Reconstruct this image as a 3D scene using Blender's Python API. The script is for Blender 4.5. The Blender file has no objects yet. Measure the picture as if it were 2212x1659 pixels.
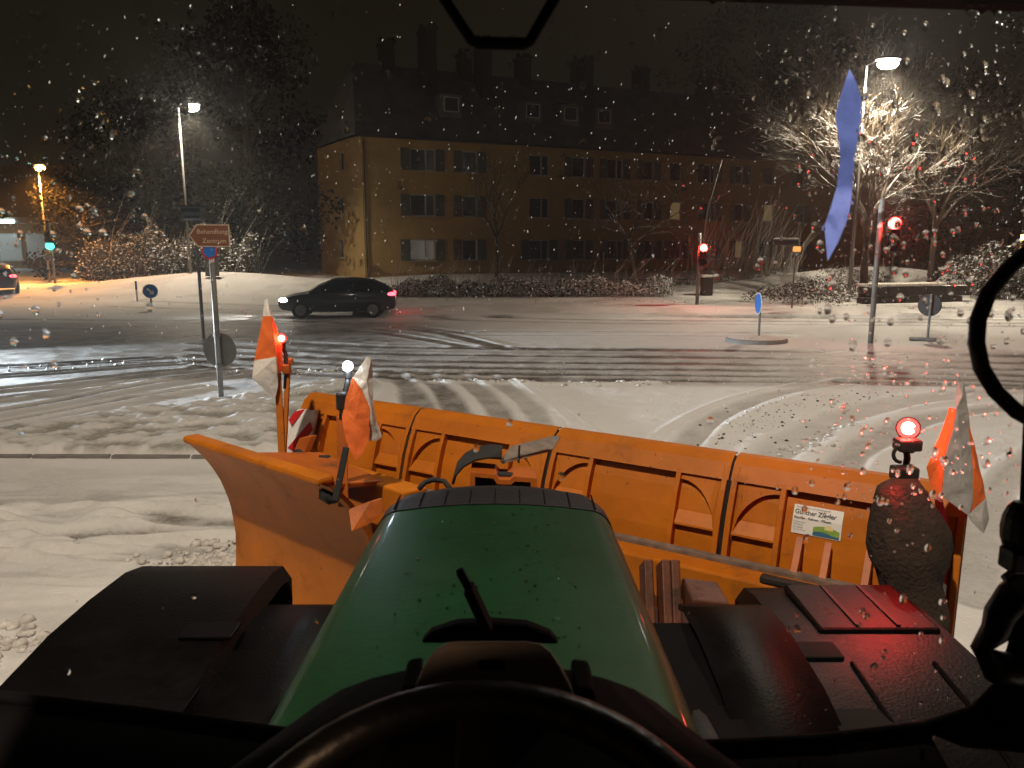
import bpy, bmesh, math, random
import numpy as np
from mathutils import Vector, Matrix

# ------------------------------------------------------------------ camera
SC = bpy.context.scene
COL = SC.collection
R = math.radians
CAM_H, PITCH, F = 2.6, R(10.05), 1662.0          # survey of the photograph at 2212 x 1659
cd = bpy.data.cameras.new('camera')
cd.sensor_fit = 'HORIZONTAL'; cd.sensor_width = 36.0; cd.lens = 36.0 * F / 2212.0
cd.clip_start = 0.02; cd.clip_end = 3000.0
cam = bpy.data.objects.new('camera', cd); COL.objects.link(cam)
cam.location = (0, 0, CAM_H); cam.rotation_euler = (R(90) - PITCH, 0, 0)
cd.dof.use_dof = True; cd.dof.focus_distance = 10.0; cd.dof.aperture_fstop = 10.8     # a phone's 2.5 mm pupil: the wet screen is soft
SC.camera = cam

# ------------------------------------------------------------------ world (night, low snow cloud lit by the town)
W = bpy.data.worlds.new('World'); SC.world = W; W.use_nodes = True
nt = W.node_tree; nt.nodes.clear()
sky = nt.nodes.new('ShaderNodeTexSky'); sky.sky_type = 'NISHITA'; sky.sun_disc = False
sky.sun_elevation = R(4); sky.sun_rotation = R(150)
b1 = nt.nodes.new('ShaderNodeBackground'); b1.inputs[1].default_value = 0.00012
nt.links.new(sky.outputs[0], b1.inputs[0])
b2 = nt.nodes.new('ShaderNodeBackground'); b2.inputs[0].default_value = (0.0080, 0.0058, 0.0030, 1); b2.inputs[1].default_value = 1.0
ad = nt.nodes.new('ShaderNodeAddShader'); wo = nt.nodes.new('ShaderNodeOutputWorld')
nt.links.new(b1.outputs[0], ad.inputs[0]); nt.links.new(b2.outputs[0], ad.inputs[1]); nt.links.new(ad.outputs[0], wo.inputs[0])
sd = bpy.data.lights.new('moonlit_cloud', 'SUN'); sd.energy = 0.008; sd.angle = R(30); sd.color = (1, .9, .75)
so = bpy.data.objects.new('moonlit_cloud', sd); COL.objects.link(so); so.rotation_euler = (R(35), 0, R(150))

SC.view_settings.view_transform = 'Standard'; SC.view_settings.look = 'None'
SC.view_settings.exposure = 0.0; SC.view_settings.gamma = 1.0; SC.view_settings.use_curve_mapping = False
cy = SC.cycles
cy.use_denoising = True; cy.denoiser = 'OPENIMAGEDENOISE'
cy.use_adaptive_sampling = True; cy.adaptive_threshold = .02; cy.max_bounces = 5; cy.volume_bounces = 0; cy.diffuse_bounces = 2; cy.glossy_bounces = 3; cy.transmission_bounces = 4; cy.transparent_max_bounces = 12
cy.sample_clamp_indirect = 8.0; cy.caustics_reflective = False; cy.caustics_refractive = True

# ------------------------------------------------------------------ survey helpers
CP, SP = math.cos(PITCH), math.sin(PITCH)
def ray(x, y):
    a, u = (x - 1106.0) / F, -(y - 829.5) / F
    return Vector((a, CP + SP * u, -SP + CP * u))
def P(x, y, t): return Vector((0, 0, CAM_H)) + ray(x, y) * t
def G(x, y, z=0.0):
    r = ray(x, y); return P(x, y, (z - CAM_H) / r.z)

ORIG = {}
class MB:
    def __init__(s): s.v = []; s.f = []; s.m = []; s.cur = 0
    def add(s, vs, fs):
        b = len(s.v); s.v += [tuple(v) for v in vs]; s.f += [tuple(i + b for i in f) for f in fs]; s.m += [s.cur] * len(fs); return s
    def box(s, c, d, M=None):
        x, y, z = d[0] / 2, d[1] / 2, d[2] / 2
        vs = [Vector((i * x, j * y, k * z)) for k in (-1, 1) for j in (-1, 1) for i in (-1, 1)]
        if M is not None: vs = [M @ v for v in vs]
        vs = [v + Vector(c) for v in vs]
        return s.add(vs, [(0, 2, 3, 1), (4, 5, 7, 6), (0, 1, 5, 4), (2, 6, 7, 3), (0, 4, 6, 2), (1, 3, 7, 5)])
    def bar(s, a, b, w, h, up=(0, 0, 1)):
        a, b = Vector(a), Vector(b); d = (b - a).normalized(); up = Vector(up)
        sd_ = d.cross(up)
        if sd_.length < 1e-4: sd_ = d.cross(Vector((1, 0, 0)))
        sd_.normalize(); u = sd_.cross(d).normalized()
        vs = [p + sd_ * i * w / 2 + u * j * h / 2 for p in (a, b) for i, j in ((-1, -1), (1, -1), (1, 1), (-1, 1))]
        return s.add(vs, [(3, 2, 1, 0), (4, 5, 6, 7), (0, 1, 5, 4), (1, 2, 6, 5), (2, 3, 7, 6), (3, 0, 4, 7)])
    def tube(s, pts, rad, n=8, cap=True):
        pts = [Vector(p) for p in pts]; k = len(pts)
        rad = rad if isinstance(rad, (list, tuple)) else [rad] * k
        vs = []; ref = None
        for i, p in enumerate(pts):
            d = (pts[min(i + 1, k - 1)] - pts[max(i - 1, 0)])
            d = d.normalized() if d.length > 1e-9 else Vector((0, 0, 1))
            if ref is None: ref = d.orthogonal().normalized()
            ref = (ref - d * ref.dot(d))
            ref = ref.normalized() if ref.length > 1e-6 else d.orthogonal().normalized()
            bi = d.cross(ref)
            for j in range(n):
                a = 2 * math.pi * j / n
                vs.append(p + (ref * math.cos(a) + bi * math.sin(a)) * rad[i])
        fs = [(i * n + j, i * n + (j + 1) % n, (i + 1) * n + (j + 1) % n, (i + 1) * n + j) for i in range(k - 1) for j in range(n)]
        if cap: fs += [tuple(range(n - 1, -1, -1)), tuple(range((k - 1) * n, k * n))]
        return s.add(vs, fs)
    def prism(s, pts, off):
        off = Vector(off); n = len(pts); vs = [Vector(p) for p in pts] + [Vector(p) + off for p in pts]
        return s.add(vs, [tuple(range(n - 1, -1, -1)), tuple(range(n, 2 * n))] + [(i, (i + 1) % n, n + (i + 1) % n, n + i) for i in range(n)])
    def grid(s, rows, close=False):
        m = len(rows[0]); vs = [p for r_ in rows for p in r_]
        fs = []
        for i in range(len(rows) - 1):
            for j in range(m if close else m - 1):
                fs.append((i * m + j, i * m + (j + 1) % m, (i + 1) * m + (j + 1) % m, (i + 1) * m + j))
        return s.add(vs, fs)
    def ball(s, c, r, n=12, k=7, half=False, M=None):
        c = Vector(c); r = r if isinstance(r, (tuple, list)) else (r, r, r); rows = []
        top = math.pi / 2 if half else math.pi
        for i in range(k + 1):
            a = top * i / k
            row = []
            for j in range(n):
                b = 2 * math.pi * j / n
                q = Vector((r[0] * math.sin(a) * math.cos(b), r[1] * math.sin(a) * math.sin(b), r[2] * math.cos(a)))
                if M is not None: q = M @ q
                row.append(c + q)
            rows.append(row)
        return s.grid(rows, True)
    def build(s, name, mat, parent=None, smooth=False, bevel=0, solid=0, fix=True):
        me = bpy.data.meshes.new(name)
        off = ORIG.get(parent.name, Vector()) if parent is not None else Vector()
        me.from_pydata([(v[0] - off[0], v[1] - off[1], v[2] - off[2]) for v in s.v], [], s.f)
        mats = mat if isinstance(mat, (list, tuple)) else [mat]
        for q in mats: me.materials.append(M_[q])
        if len(mats) > 1: me.polygons.foreach_set('material_index', s.m)
        if fix:
            bm = bmesh.new(); bm.from_mesh(me); bmesh.ops.recalc_face_normals(bm, faces=bm.faces); bm.to_mesh(me); bm.free()
        if smooth: me.polygons.foreach_set('use_smooth', [True] * len(me.polygons))
        o = bpy.data.objects.new(name, me); COL.objects.link(o)
        if parent is not None: o.parent = parent
        ORIG[o.name] = off
        if solid:
            q = o.modifiers.new('solid', 'SOLIDIFY'); q.thickness = solid; q.offset = 0
        if bevel:
            q = o.modifiers.new('bevel', 'BEVEL'); q.width = bevel; q.segments = 2; q.limit_method = 'ANGLE'; q.angle_limit = R(40)
        return o

def tag(o, label, cat, group=None):
    o['label'] = label; o['category'] = cat
    if group: o['group'] = group
    return o
def empty(name, loc, label=None, cat=None, group=None):
    o = bpy.data.objects.new(name, None); COL.objects.link(o); o.location = loc; o.empty_display_size = .2
    ORIG[o.name] = Vector(loc)
    if label: tag(o, label, cat, group)
    return o
def copy_tree(o, parent=None):
    c = o.copy(); COL.objects.link(c); c.parent = parent
    for ch in [q for q in COL.objects if q.parent == o]: copy_tree(ch, c)
    return c
def arc(c, r, a0, a1, n, ax=(1, 0, 0), ay=(0, 0, 1)):
    c, ax, ay = Vector(c), Vector(ax), Vector(ay)
    return [c + ax * r * math.cos(a0 + (a1 - a0) * i / n) + ay * r * math.sin(a0 + (a1 - a0) * i / n) for i in range(n + 1)]

# ------------------------------------------------------------------ materials
M_ = {}
def mat(name, col, rough=.6, metal=0, var=.15, scale=8, bump=0, bscale=40, emit=None, estr=0, coat=0, dirt=None, dirtamt=0, snow=0, trans=0, spec=.5, salt=0, evar=False):
    m = bpy.data.materials.new(name); m.use_nodes = True; M_[name] = m
    t = m.node_tree; N = t.nodes; L = t.links; p = N['Principled BSDF']
    p.inputs['Roughness'].default_value = rough; p.inputs['Metallic'].default_value = metal
    p.inputs['Coat Weight'].default_value = coat; p.inputs['Specular IOR Level'].default_value = spec; p.inputs['Coat Roughness'].default_value = .08
    tc = N.new('ShaderNodeTexCoord')
    no = N.new('ShaderNodeTexNoise'); no.inputs['Scale'].default_value = scale; no.inputs['Detail'].default_value = 6; no.inputs['Roughness'].default_value = .65
    L.new(tc.outputs['Object'], no.inputs['Vector'])
    ra = N.new('ShaderNodeValToRGB'); ra.color_ramp.elements[0].position = .3; ra.color_ramp.elements[1].position = .7
    a = [max(0, c * (1 - var)) for c in col]; b = [min(1, c * (1 + var)) for c in col]
    ra.color_ramp.elements[0].color = (*a, 1); ra.color_ramp.elements[1].color = (*b, 1)
    L.new(no.outputs[0], ra.inputs[0]); out = ra.outputs[0]
    def mix(fac, other):
        nonlocal out
        mx = N.new('ShaderNodeMix'); mx.data_type = 'RGBA'
        L.new(fac, mx.inputs[0]); L.new(out, mx.inputs[6]); mx.inputs[7].default_value = (*other, 1); out = mx.outputs[2]
    if dirt:
        n2 = N.new('ShaderNodeTexNoise'); n2.inputs['Scale'].default_value = scale * .6; n2.inputs['Detail'].default_value = 8; n2.inputs['Roughness'].default_value = .75
        L.new(tc.outputs['Object'], n2.inputs['Vector'])
        r2 = N.new('ShaderNodeMapRange'); r2.inputs[1].default_value = .55; r2.inputs[2].default_value = .75; r2.inputs[4].default_value = dirtamt
        L.new(n2.outputs[0], r2.inputs[0]); mix(r2.outputs[0], dirt)
        rr = N.new('ShaderNodeMapRange'); rr.inputs[3].default_value = rough; rr.inputs[4].default_value = min(1, rough + .3)
        L.new(r2.outputs[0], rr.inputs[0]); L.new(rr.outputs[0], p.inputs['Roughness'])
    if salt:
        mp_ = N.new('ShaderNodeMapping'); mp_.inputs['Scale'].default_value = (9, 9, 1.6); L.new(tc.outputs['Object'], mp_.inputs[0])
        n4 = N.new('ShaderNodeTexNoise'); n4.inputs['Scale'].default_value = 1.3; n4.inputs['Detail'].default_value = 9; n4.inputs['Roughness'].default_value = .8; L.new(mp_.outputs[0], n4.inputs['Vector'])
        r4 = N.new('ShaderNodeMapRange'); r4.inputs[1].default_value = .55; r4.inputs[2].default_value = .82; r4.inputs[4].default_value = salt; L.new(n4.outputs[0], r4.inputs[0]); mix(r4.outputs[0], (.30, .22, .15))
        n5 = N.new('ShaderNodeTexNoise'); n5.inputs['Scale'].default_value = 34; n5.inputs['Detail'].default_value = 3; L.new(tc.outputs['Object'], n5.inputs['Vector'])
        r5 = N.new('ShaderNodeMapRange'); r5.inputs[1].default_value = .70; r5.inputs[2].default_value = .74; r5.inputs[4].default_value = .8; L.new(n5.outputs[0], r5.inputs[0]); mix(r5.outputs[0], (.07, .03, .015))
    if snow:
        ge = N.new('ShaderNodeNewGeometry'); sx = N.new('ShaderNodeSeparateXYZ'); L.new(ge.outputs['Normal'], sx.inputs[0])
        n3 = N.new('ShaderNodeTexNoise'); n3.inputs['Scale'].default_value = 5; n3.inputs['Detail'].default_value = 4; L.new(tc.outputs['Object'], n3.inputs['Vector'])
        ma = N.new('ShaderNodeMath'); ma.operation = 'ADD'; L.new(sx.outputs[2], ma.inputs[0]); L.new(n3.outputs[0], ma.inputs[1])
        r3 = N.new('ShaderNodeMapRange'); r3.inputs[1].default_value = 1.25 - snow; r3.inputs[2].default_value = 1.4 - snow
        L.new(ma.outputs[0], r3.inputs[0]); mix(r3.outputs[0], (.8, .8, .8))
    L.new(out, p.inputs['Base Color'])
    if bump:
        nb = N.new('ShaderNodeTexNoise'); nb.inputs['Scale'].default_value = bscale; nb.inputs['Detail'].default_value = 5; L.new(tc.outputs['Object'], nb.inputs['Vector'])
        bu = N.new('ShaderNodeBump'); bu.inputs['Strength'].default_value = bump; bu.inputs['Distance'].default_value = .02
        L.new(nb.outputs[0], bu.inputs['Height']); L.new(bu.outputs[0], p.inputs['Normal'])
    if emit:
        if evar: L.new(out, p.inputs['Emission Color'])
        p.inputs['Emission Color'].default_value = (*emit, 1); p.inputs['Emission Strength'].default_value = estr
    if trans: p.inputs['Transmission Weight'].default_value = trans
    return m

mat('orange', (.46, .134, .007), .5, 0, .2, 2.5, .06, 25, spec=.25, dirt=(.09, .04, .018), dirtamt=.95, salt=.22)
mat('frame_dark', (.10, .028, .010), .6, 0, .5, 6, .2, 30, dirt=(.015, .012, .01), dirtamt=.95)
mat('orange_frame', (.42, .10, .008), .5, 0, .25, 5, .08, 30, dirt=(.05, .025, .015), dirtamt=.95)
mat('hood_green', (.0045, .029, .009), .5, 0, .25, 3, .05, 60, coat=.1, dirt=(.02, .035, .02), dirtamt=.4, spec=.16)
mat('black_plastic', (.012, .010, .012), .6, 0, .3, 10, .15, 50, spec=.25)
mat('fender_plastic', (.003, .0026, .0025), .45, 0, .35, 7, .12, 90, dirt=(.014, .012, .011), dirtamt=.3, spec=.1)
mat('cab_black', (.004, .0035, .004), .8, 0, .3, 10, .1, 60, spec=.08)
mat('cab_trim', (.006, .0055, .006), .35, 0, .3, 10, .1, 60, spec=.25)
mat('dash_grey', (.36, .30, .27), .5, 0, .2, 12, .12, 80)
mat('dull_plate', (.006, .008, .008), .7, 0, .3, 10, spec=.1)
mat('rubber', (.014, .014, .014), .75, 0, .3, 10, .2, 60)
mat('galv', (.16, .155, .145), .5, .5, .25, 8, .1, 50)
mat('pole_grey', (.16, .155, .14), .55, .2, .25, 5, .1, 40, snow=.25)
mat('sign_back', (.14, .145, .135), .55, .3, .2, 6, .05, 40)
mat('dark_iron', (.035, .03, .028), .55, .3, .3, 10, .15, 40)
mat('rust_plate', (.20, .16, .13), .6, .2, .4, 14, .2, 40)
mat('flag_orange', (.86, .17, .03), .75, 0, .1, 12, .1, 80)
mat('flag_white', (.74, .71, .66), .75, 0, .1, 14, .1, 80, dirt=(.4, .36, .3), dirtamt=.5)
mat('flag_grey', (.42, .41, .40), .55, 0, .1, 14, .1, 80)
mat('red_stripe', (.55, .02, .025), .4, 0, .1, 8)
mat('white_stripe', (.78, .77, .74), .4, 0, .1, 8, dirt=(.35, .3, .25), dirtamt=.5)
mat('sacking', (.040, .026, .018), .95, 0, .35, 14, .6, 60)
mat('sticker_white', (.74, .77, .74), .4, 0, .06, 20)
mat('ink', (.02, .02, .03), .5, 0, .1, 20)
mat('ink_grey', (.25, .27, .25), .5, 0, .1, 20)
mat('ink_green', (.22, .38, .06), .5, 0, .15, 60)
mat('ink_blue', (.03, .13, .25), .5, 0, .15, 60)
mat('ink_sun', (.72, .62, .30), .5, 0, .15, 60)
mat('facade', (.40, .26, .09), .9, 0, .10, 1.2, .2, 30, dirt=(.25, .15, .05), dirtamt=.35)
mat('facade_dark', (.30, .18, .06), .9, 0, .15, 1.2, .2, 30)
mat('roof_tile', (.15, .14, .13), .95, 0, .28, .8, .3, 12, spec=.1)
mat('chimney', (.035, .024, .02), .9, 0, .25, 4, .3, 20)
mat('shutter', (.11, .105, .08), .7, 0, .2, 6)
mat('window_frame', (.40, .37, .32), .5, 0, .1, 6)
mat('window_glass', (.05, .052, .055), .2, 0, .2, 4)
mat('curtain', (.35, .33, .31), .9, 0, .2, 6)
mat('stone_wall', (.05, .046, .042), .9, 0, .4, 3, .5, 10, snow=.2)
mat('kerb_stone', (.20, .19, .18), .85, 0, .2, 5, .3, 30)
mat('bark', (.07, .052, .04), .9, 0, .3, 8, .4, 30, snow=.28)
mat('twig', (.085, .062, .036), .9, 0, .3, 8, snow=.12)
mat('stalk_and_snow_streak', (.42, .40, .36), .9, 0, .15, 8)
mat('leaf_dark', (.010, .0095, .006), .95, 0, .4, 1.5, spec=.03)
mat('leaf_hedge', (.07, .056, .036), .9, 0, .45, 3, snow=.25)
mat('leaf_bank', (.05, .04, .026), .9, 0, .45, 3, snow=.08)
mat('snow_flake', (.85, .85, .85), .8, 0, .05, 10)
mat('snow_clod', (.62, .59, .55), .85, 0, .3, 12, .3, 40)
mat('dirt_clod', (.09, .075, .06), .9, 0, .4, 30)
mat('car_paint', (.012, .015, .015), .3, 0, .2, 2, coat=.6)
mat('car_red_dark', (.05, .03, .03), .3, 0, .2, 2, coat=.5)
mat('car_glass', (.008, .01, .012), .06, 0, .2, 4)
mat('tyre', (.02, .02, .02), .85, 0, .3, 12, .3, 40)
mat('rim', (.22, .22, .22), .35, .8, .2, 8)
mat('sign_blue', (.02, .15, .50), .4, 0, .05, 6)
mat('sign_white', (.80, .80, .78), .4, 0, .05, 6)
mat('sign_brown', (.17, .065, .03), .5, 0, .1, 6)
mat('sign_cream', (.55, .42, .32), .5, 0, .1, 6)
mat('sign_red', (.45, .02, .03), .5, 0, .1, 6)
mat('concrete', (.30, .28, .25), .9, 0, .2, 3, .3, 12)
mat('brown_wall', (.22, .12, .05), .9, 0, .25, 1.5, .3, 14)
def glow(name, col, st): mat(name, tuple(min(.8, c) for c in col), .3, 0, .01, 5, emit=col, estr=st)
glow('lamp_white', (1, .93, .82), 120)
glow('lamp_sodium', (1, .50, .12), 40)
glow('lens_red', (1, .035, .03), 7)
glow('lens_red_core', (1, .45, .30), 30)
glow('lens_red_dim', (1, .03, .04), 5)
glow('lens_white', (.72, .88, 1), 60)
glow('head_light', (1, .95, .88), 45)
glow('lens_signal', (1, .05, .04), 28)
glow('tail_light', (1, .06, .08), 8)
glow('lens_green', (.03, 1, .62), 10)
glow('strip_light', (.72, .95, .95), 14)
glow('lit_curtain', (.55, .40, .18), .16)
glow('lit_curtain_white', (.5, .5, .48), .06)
glow('amber', (1, .42, .10), 1.0)
mat('blue_reflection', (.20, .25, .60), .5, 0, .42, 14, emit=(.2, .25, .6), estr=.52, evar=True)  # glowing colour that imitates a display reflected in the screen
glow('green_led', (.05, .6, .12), .5)

def plain(name, node, **kw):
    m = bpy.data.materials.new(name); m.use_nodes = True; M_[name] = m; t = m.node_tree; t.nodes.clear()
    n = t.nodes.new(node); o = t.nodes.new('ShaderNodeOutputMaterial')
    for k, v in kw.items(): n.inputs[k].default_value = v
    t.links.new(n.outputs[0], o.inputs[0])
plain('clear_pane', 'ShaderNodeBsdfTransparent', Color=(.98, .98, .98, 1))
plain('water_drop', 'ShaderNodeBsdfGlass', Color=(1, 1, 1, 1), Roughness=0.0, IOR=1.33)

def lamp(name, kind, loc, power, col, radius=.1, aim=None, cone=150, blend=.4):
    d = bpy.data.lights.new(name, kind); d.energy = power; d.color = col; d.shadow_soft_size = radius
    o = bpy.data.objects.new(name, d); COL.objects.link(o); o.location = loc
    if kind == 'SPOT':
        d.spot_size = R(cone); d.spot_blend = blend
        v = (Vector(aim) - Vector(loc)); o.rotation_euler = v.to_track_quat('-Z', 'Y').to_euler()
    return o

# ================================================================== THE SETTING: one sheet of snowy ground with ruts
rng = np.random.default_rng(7)
def vnoise(X, Y, s, seed):
    r_ = np.random.default_rng(seed); T = r_.random((256, 256))
    x, y = X * s + 1000.3, Y * s + 1000.7
    xi, yi = np.floor(x).astype(int), np.floor(y).astype(int); fx, fy = x - xi, y - yi
    fx, fy = fx * fx * (3 - 2 * fx), fy * fy * (3 - 2 * fy)
    a, b = T[xi % 256, yi % 256], T[(xi + 1) % 256, yi % 256]; c, d = T[xi % 256, (yi + 1) % 256], T[(xi + 1) % 256, (yi + 1) % 256]
    return (a * (1 - fx) + b * fx) * (1 - fy) + (c * (1 - fx) + d * fx) * fy
def fbm(X, Y, s, n, seed, g=.5):
    o, a, t = 0, 1, 0
    for i in range(n): o = o + a * vnoise(X, Y, s * 2.03 ** i, seed + i); t += a; a *= g
    return o / t
def sst(a, b, x):
    q = np.clip((x - a) / (b - a), 0, 1); return q * q * (3 - 2 * q)

def axis(lo, hi, step, growth, far):
    fine = list(np.arange(lo, hi, step)); a = [lo]; s = step
    while a[-1] > -far: s *= growth; a.append(a[-1] - s)
    b = [hi]; s = step
    while b[-1] < far: s *= growth; b.append(b[-1] + s)
    return np.array(a[:0:-1] + fine + b)
xs = axis(-13.0, 15.0, .045, 1.12, 900)
ys = [2.6]; 
while ys[-1] < 34: ys.append(ys[-1] + .03 + .0022 * (ys[-1] - 2.6))
s_ = .12
while ys[-1] < 900: s_ *= 1.12; ys.append(ys[-1] + s_)
a_ = [2.6]; s_ = .1
while a_[-1] > -300: s_ *= 1.25; a_.append(a_[-1] - s_)
ys = np.array(a_[:0:-1] + ys)
X, Y = np.meshgrid(xs, ys)
def kerb_y(x): return 28.7 + 8.5 * sst(0, 1, (-4.0 - x) / 9.0)
KY = kerb_y(X)
def terrain(x, y):
    k = kerb_y(x); up = np.clip(y - k, 0, None)
    z = .11 * sst(0, .12, y - k) + np.minimum(up * .03, .7)
    z = z + 1.2 * np.exp(-(((x - 18.5) / 7.0) ** 2 + ((y - 40.0) / 2.0) ** 2))
    z = z + .9 * np.exp(-(((x + 17) / 7.0) ** 2 + ((y - 44) / 5) ** 2))
    return z
Z = terrain(X, Y)
slush = np.zeros_like(X); cool = np.zeros_like(X); grass = np.zeros_like(X)
wob = (fbm(X, Y, .5, 3, 40) - .5)
def dist(poly):
    best = np.full(X.shape, 1e9); 
    for (x0, y0), (x1, y1) in zip(poly[:-1], poly[1:]):
        dx, dy = x1 - x0, y1 - y0; q = np.clip(((X - x0) * dx + (Y - y0) * dy) / (dx * dx + dy * dy + 1e-9), 0, 1)
        best = np.minimum(best, np.hypot(X - x0 - q * dx, Y - y0 - q * dy))
    return best
def gp(px): return [tuple(G(*p)[:2]) for p in px]
def smooth(poly, n=6):
    out = []
    p = [poly[0]] + list(poly) + [poly[-1]]
    for i in range(1, len(p) - 2):
        for k in range(n):
            t = k / n; a, b, c, d = [np.array(q) for q in p[i - 1:i + 3]]
            out.append(tuple(.5 * ((2 * b) + (c - a) * t + (2 * a - 5 * b + 4 * c - d) * t * t + (3 * b - a - 3 * c + d) * t ** 3)))
    out.append(poly[-1]); return out
def rut(px, w, dark, depth=.012, berm=.012, sm=True):
    global Z, slush
    p = gp(px); p = smooth(p) if sm and len(p) > 2 else p
    d = dist(p) + wob * w * .5
    core = 1 - sst(w * .30, w * .62, d)
    slush = np.maximum(slush, core * dark) if dark >= 0 else np.minimum(slush, 1 - core * (1 + dark))
    Z = Z - depth * core + berm * np.exp(-((d - w * .68) / (w * .22)) ** 2)
def ridge(px, w, h):
    global Z, slush
    d = dist(smooth(gp(px))) + wob * w * .6
    q = np.exp(-(d / w) ** 2); Z = Z + h * q; slush = slush * (1 - .9 * q)
# broad slush on the carriageway
road = sst(14.3, 15.2, Y + .06 * X + wob * .5) * (1 - sst(27.2, 28.2, Y - (KY - 28.7)))
near_lane = sst(14.4, 15.0, Y + .055 * X + wob * .4) * (1 - sst(19.2, 21.0, Y + .055 * X))
slush = np.maximum(slush, road * .10); slush = np.maximum(slush, near_lane * (.48 + .12 * sst(-2, -6, X)))
lft = sst(1.5, -4.5, X + .2 * (Y - 20)) * sst(15.0, 17.5, Y) * (1 - sst(25.5, 28.5, Y))
slush = np.maximum(slush, lft * (.74 + .5 * (fbm(X * .25, Y, 1.2, 4, 11) - .5)))
for yy, w, k in ((757, .62, .95), (772, .58, 1.0), (786, .56, .95), (799, .52, 1.0), (812, .48, .95), (823, .44, .92)):
    rut([(430, yy - 30), (760, yy - 10), (1060, yy - 4), (1500, yy), (1900, yy + 6), (2330, yy + 16)], w, k, .018, .016)
for yy, k in ((685, .8), (692, .85), (699, .7)):
    rut([(930, yy - 8), (1300, yy), (1800, yy + 4), (2300, yy + 8)], .42, k, .02, .02)
for yy, k in ((716, .34), (724, .28)):
    rut([(980, yy), (1400, yy + 1), (1700, yy + 4)], .5, k, .012, .012)
for a in ([(300, 655), (700, 664), (1000, 676)], [(250, 664), (700, 676), (980, 690)], [(0, 690), (400, 694), (800, 700), (1000, 720)]):
    rut(a, .6, .62, .015, .015)
for a in ([(560, 700), (800, 716), (1020, 752)], [(640, 694), (900, 712), (1100, 756)]): rut(a, .45, .75, .015, .015)
# turning ruts from the road into our lane
for a, w, k in (([(845, 806), (878, 836), (900, 872), (915, 930), (920, 990)], .46, .62), ([(905, 806), (950, 840), (985, 886), (1005, 950)], .40, .70),
                ([(970, 806), (1030, 842), (1075, 890), (1110, 960)], .36, .52), ([(1045, 810), (1110, 850), (1160, 900), (1210, 980)], .32, .40)):
    rut(a, w, k, .015, .012)
ridge([(1110, 818), (1180, 872), (1245, 930), (1300, 990)], .05, .03)
ridge([(1130, 822), (1215, 880), (1310, 950), (1360, 990)], .045, .03)
ridge([(930, 826), (1080, 829), (1240, 832), (1420, 829)], .10, .035)
for a, w, k in (([(1455, 1010), (1500, 940), (1570, 890), (1680, 850), (1840, 826)], .36, .34), ([(1640, 1010), (1720, 950), (1830, 900), (1980, 866), (2200, 845)], .55, .22),
                ([(1790, 1040), (1880, 960), (2010, 905), (2230, 875)], .5, .42), ([(2110, 1300), (2130, 1150), (2180, 1030), (2280, 960)], .35, .3)):
    rut(a, w, k, .02, .014)
ridge([(1360, 975), (1470, 905), (1570, 862), (1700, 832), (1860, 818)], .04, .02)
ridge([(1560, 930), (1640, 886), (1740, 852)], .07, .035)
# ruts of the lane beyond the island, sweeping left
for a, w, k in (([(-200, 862), (100, 832), (330, 806), (620, 786)], .30, .6), ([(-200, 888), (90, 852), (330, 822), (600, 796)], .22, .52),
                ([(-150, 912), (109, 872), (255, 842), (400, 820), (620, 800)], .30, .66), ([(-150, 940), (100, 896), (280, 862), (430, 838)], .26, .6),
                ([(-200, 826), (100, 806), (330, 788), (620, 772)], .25, .6), ([(-200, 800), (60, 790), (330, 774)], .3, .7)):
    rut(a, w, k, .02, .03)
# the island with frozen tufts, its kerb
FAR = 10.55 + .98 * np.clip(X + 7.3, -3, 4.4)
isl = sst(9.26, 9.34, Y + .012 * X) * (1 - sst(-.25, .35, Y - FAR + wob)) * (1 - sst(-2.75, -2.35, X))
lum = fbm(X, Y * 1.7, 2.6, 4, 21, .6)
Z = Z + isl * (.10 + .22 * np.clip(lum - .42, 0, 1) + .03 * fbm(X, Y, 9, 3, 25))
grass = isl * (.25 + .75 * sst(.56, .40, lum))
slush = slush * (1 - isl)
# rough ploughed streaks on the near left lane
nl = sst(-1.2, -2.2, X) * (1 - sst(8.6, 9.2, Y))
st = 1 - np.abs(2 * fbm(X * .45, Y * 2.6, 1.0, 4, 31, .6) - 1)
band = np.exp(-((Y - 6.9) / .85) ** 2) + .8 * np.exp(-((Y - 5.1) / .35) ** 2) * sst(-3.2, -2.4, X)
Z = Z + nl * band * .13 * sst(.72, .99, st) + nl * .02 * sst(.7, .98, 1 - np.abs(2 * fbm(X * .25, Y * 1.6, 1.0, 3, 37, .6) - 1))
slush = np.maximum(slush, nl * (.25 + .75 * np.clip(band, 0, 1)) * .75 * sst(.88, .55, st))
slush = np.maximum(slush, nl * .16 * sst(.5, .35, fbm(X * .3, Y, .9, 3, 35)))
# pavement and hedge foot, distant ground
far_ = sst(0, .3, Y - KY)
slush = np.maximum(slush * (1 - far_), far_ * .12); grass = np.maximum(grass, far_ * .35 * sst(.45, .6, fbm(X, Y, .6, 4, 50)))
Z = Z + (.010 * fbm(X, Y, 1.3, 4, 60) + .010 * fbm(X, Y, 7, 3, 64)) * 1.0
Z = Z - .012 * slush
slush = np.clip(slush + slush * (fbm(X, Y, 3.5, 4, 70) - .5) * 1.0, 0, 1)
ny, nx = X.shape
me = bpy.data.meshes.new('snowy_ground')
idx = np.arange(nx * ny).reshape(ny, nx)
quads = np.stack([idx[:-1, :-1], idx[:-1, 1:], idx[1:, 1:], idx[1:, :-1]], -1).reshape(-1, 4)
me.vertices.add(nx * ny); me.vertices.foreach_set('co', np.stack([X, Y, Z], -1).astype(np.float32).ravel())
me.loops.add(quads.size); me.loops.foreach_set('vertex_index', quads.astype(np.int32).ravel())
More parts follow.
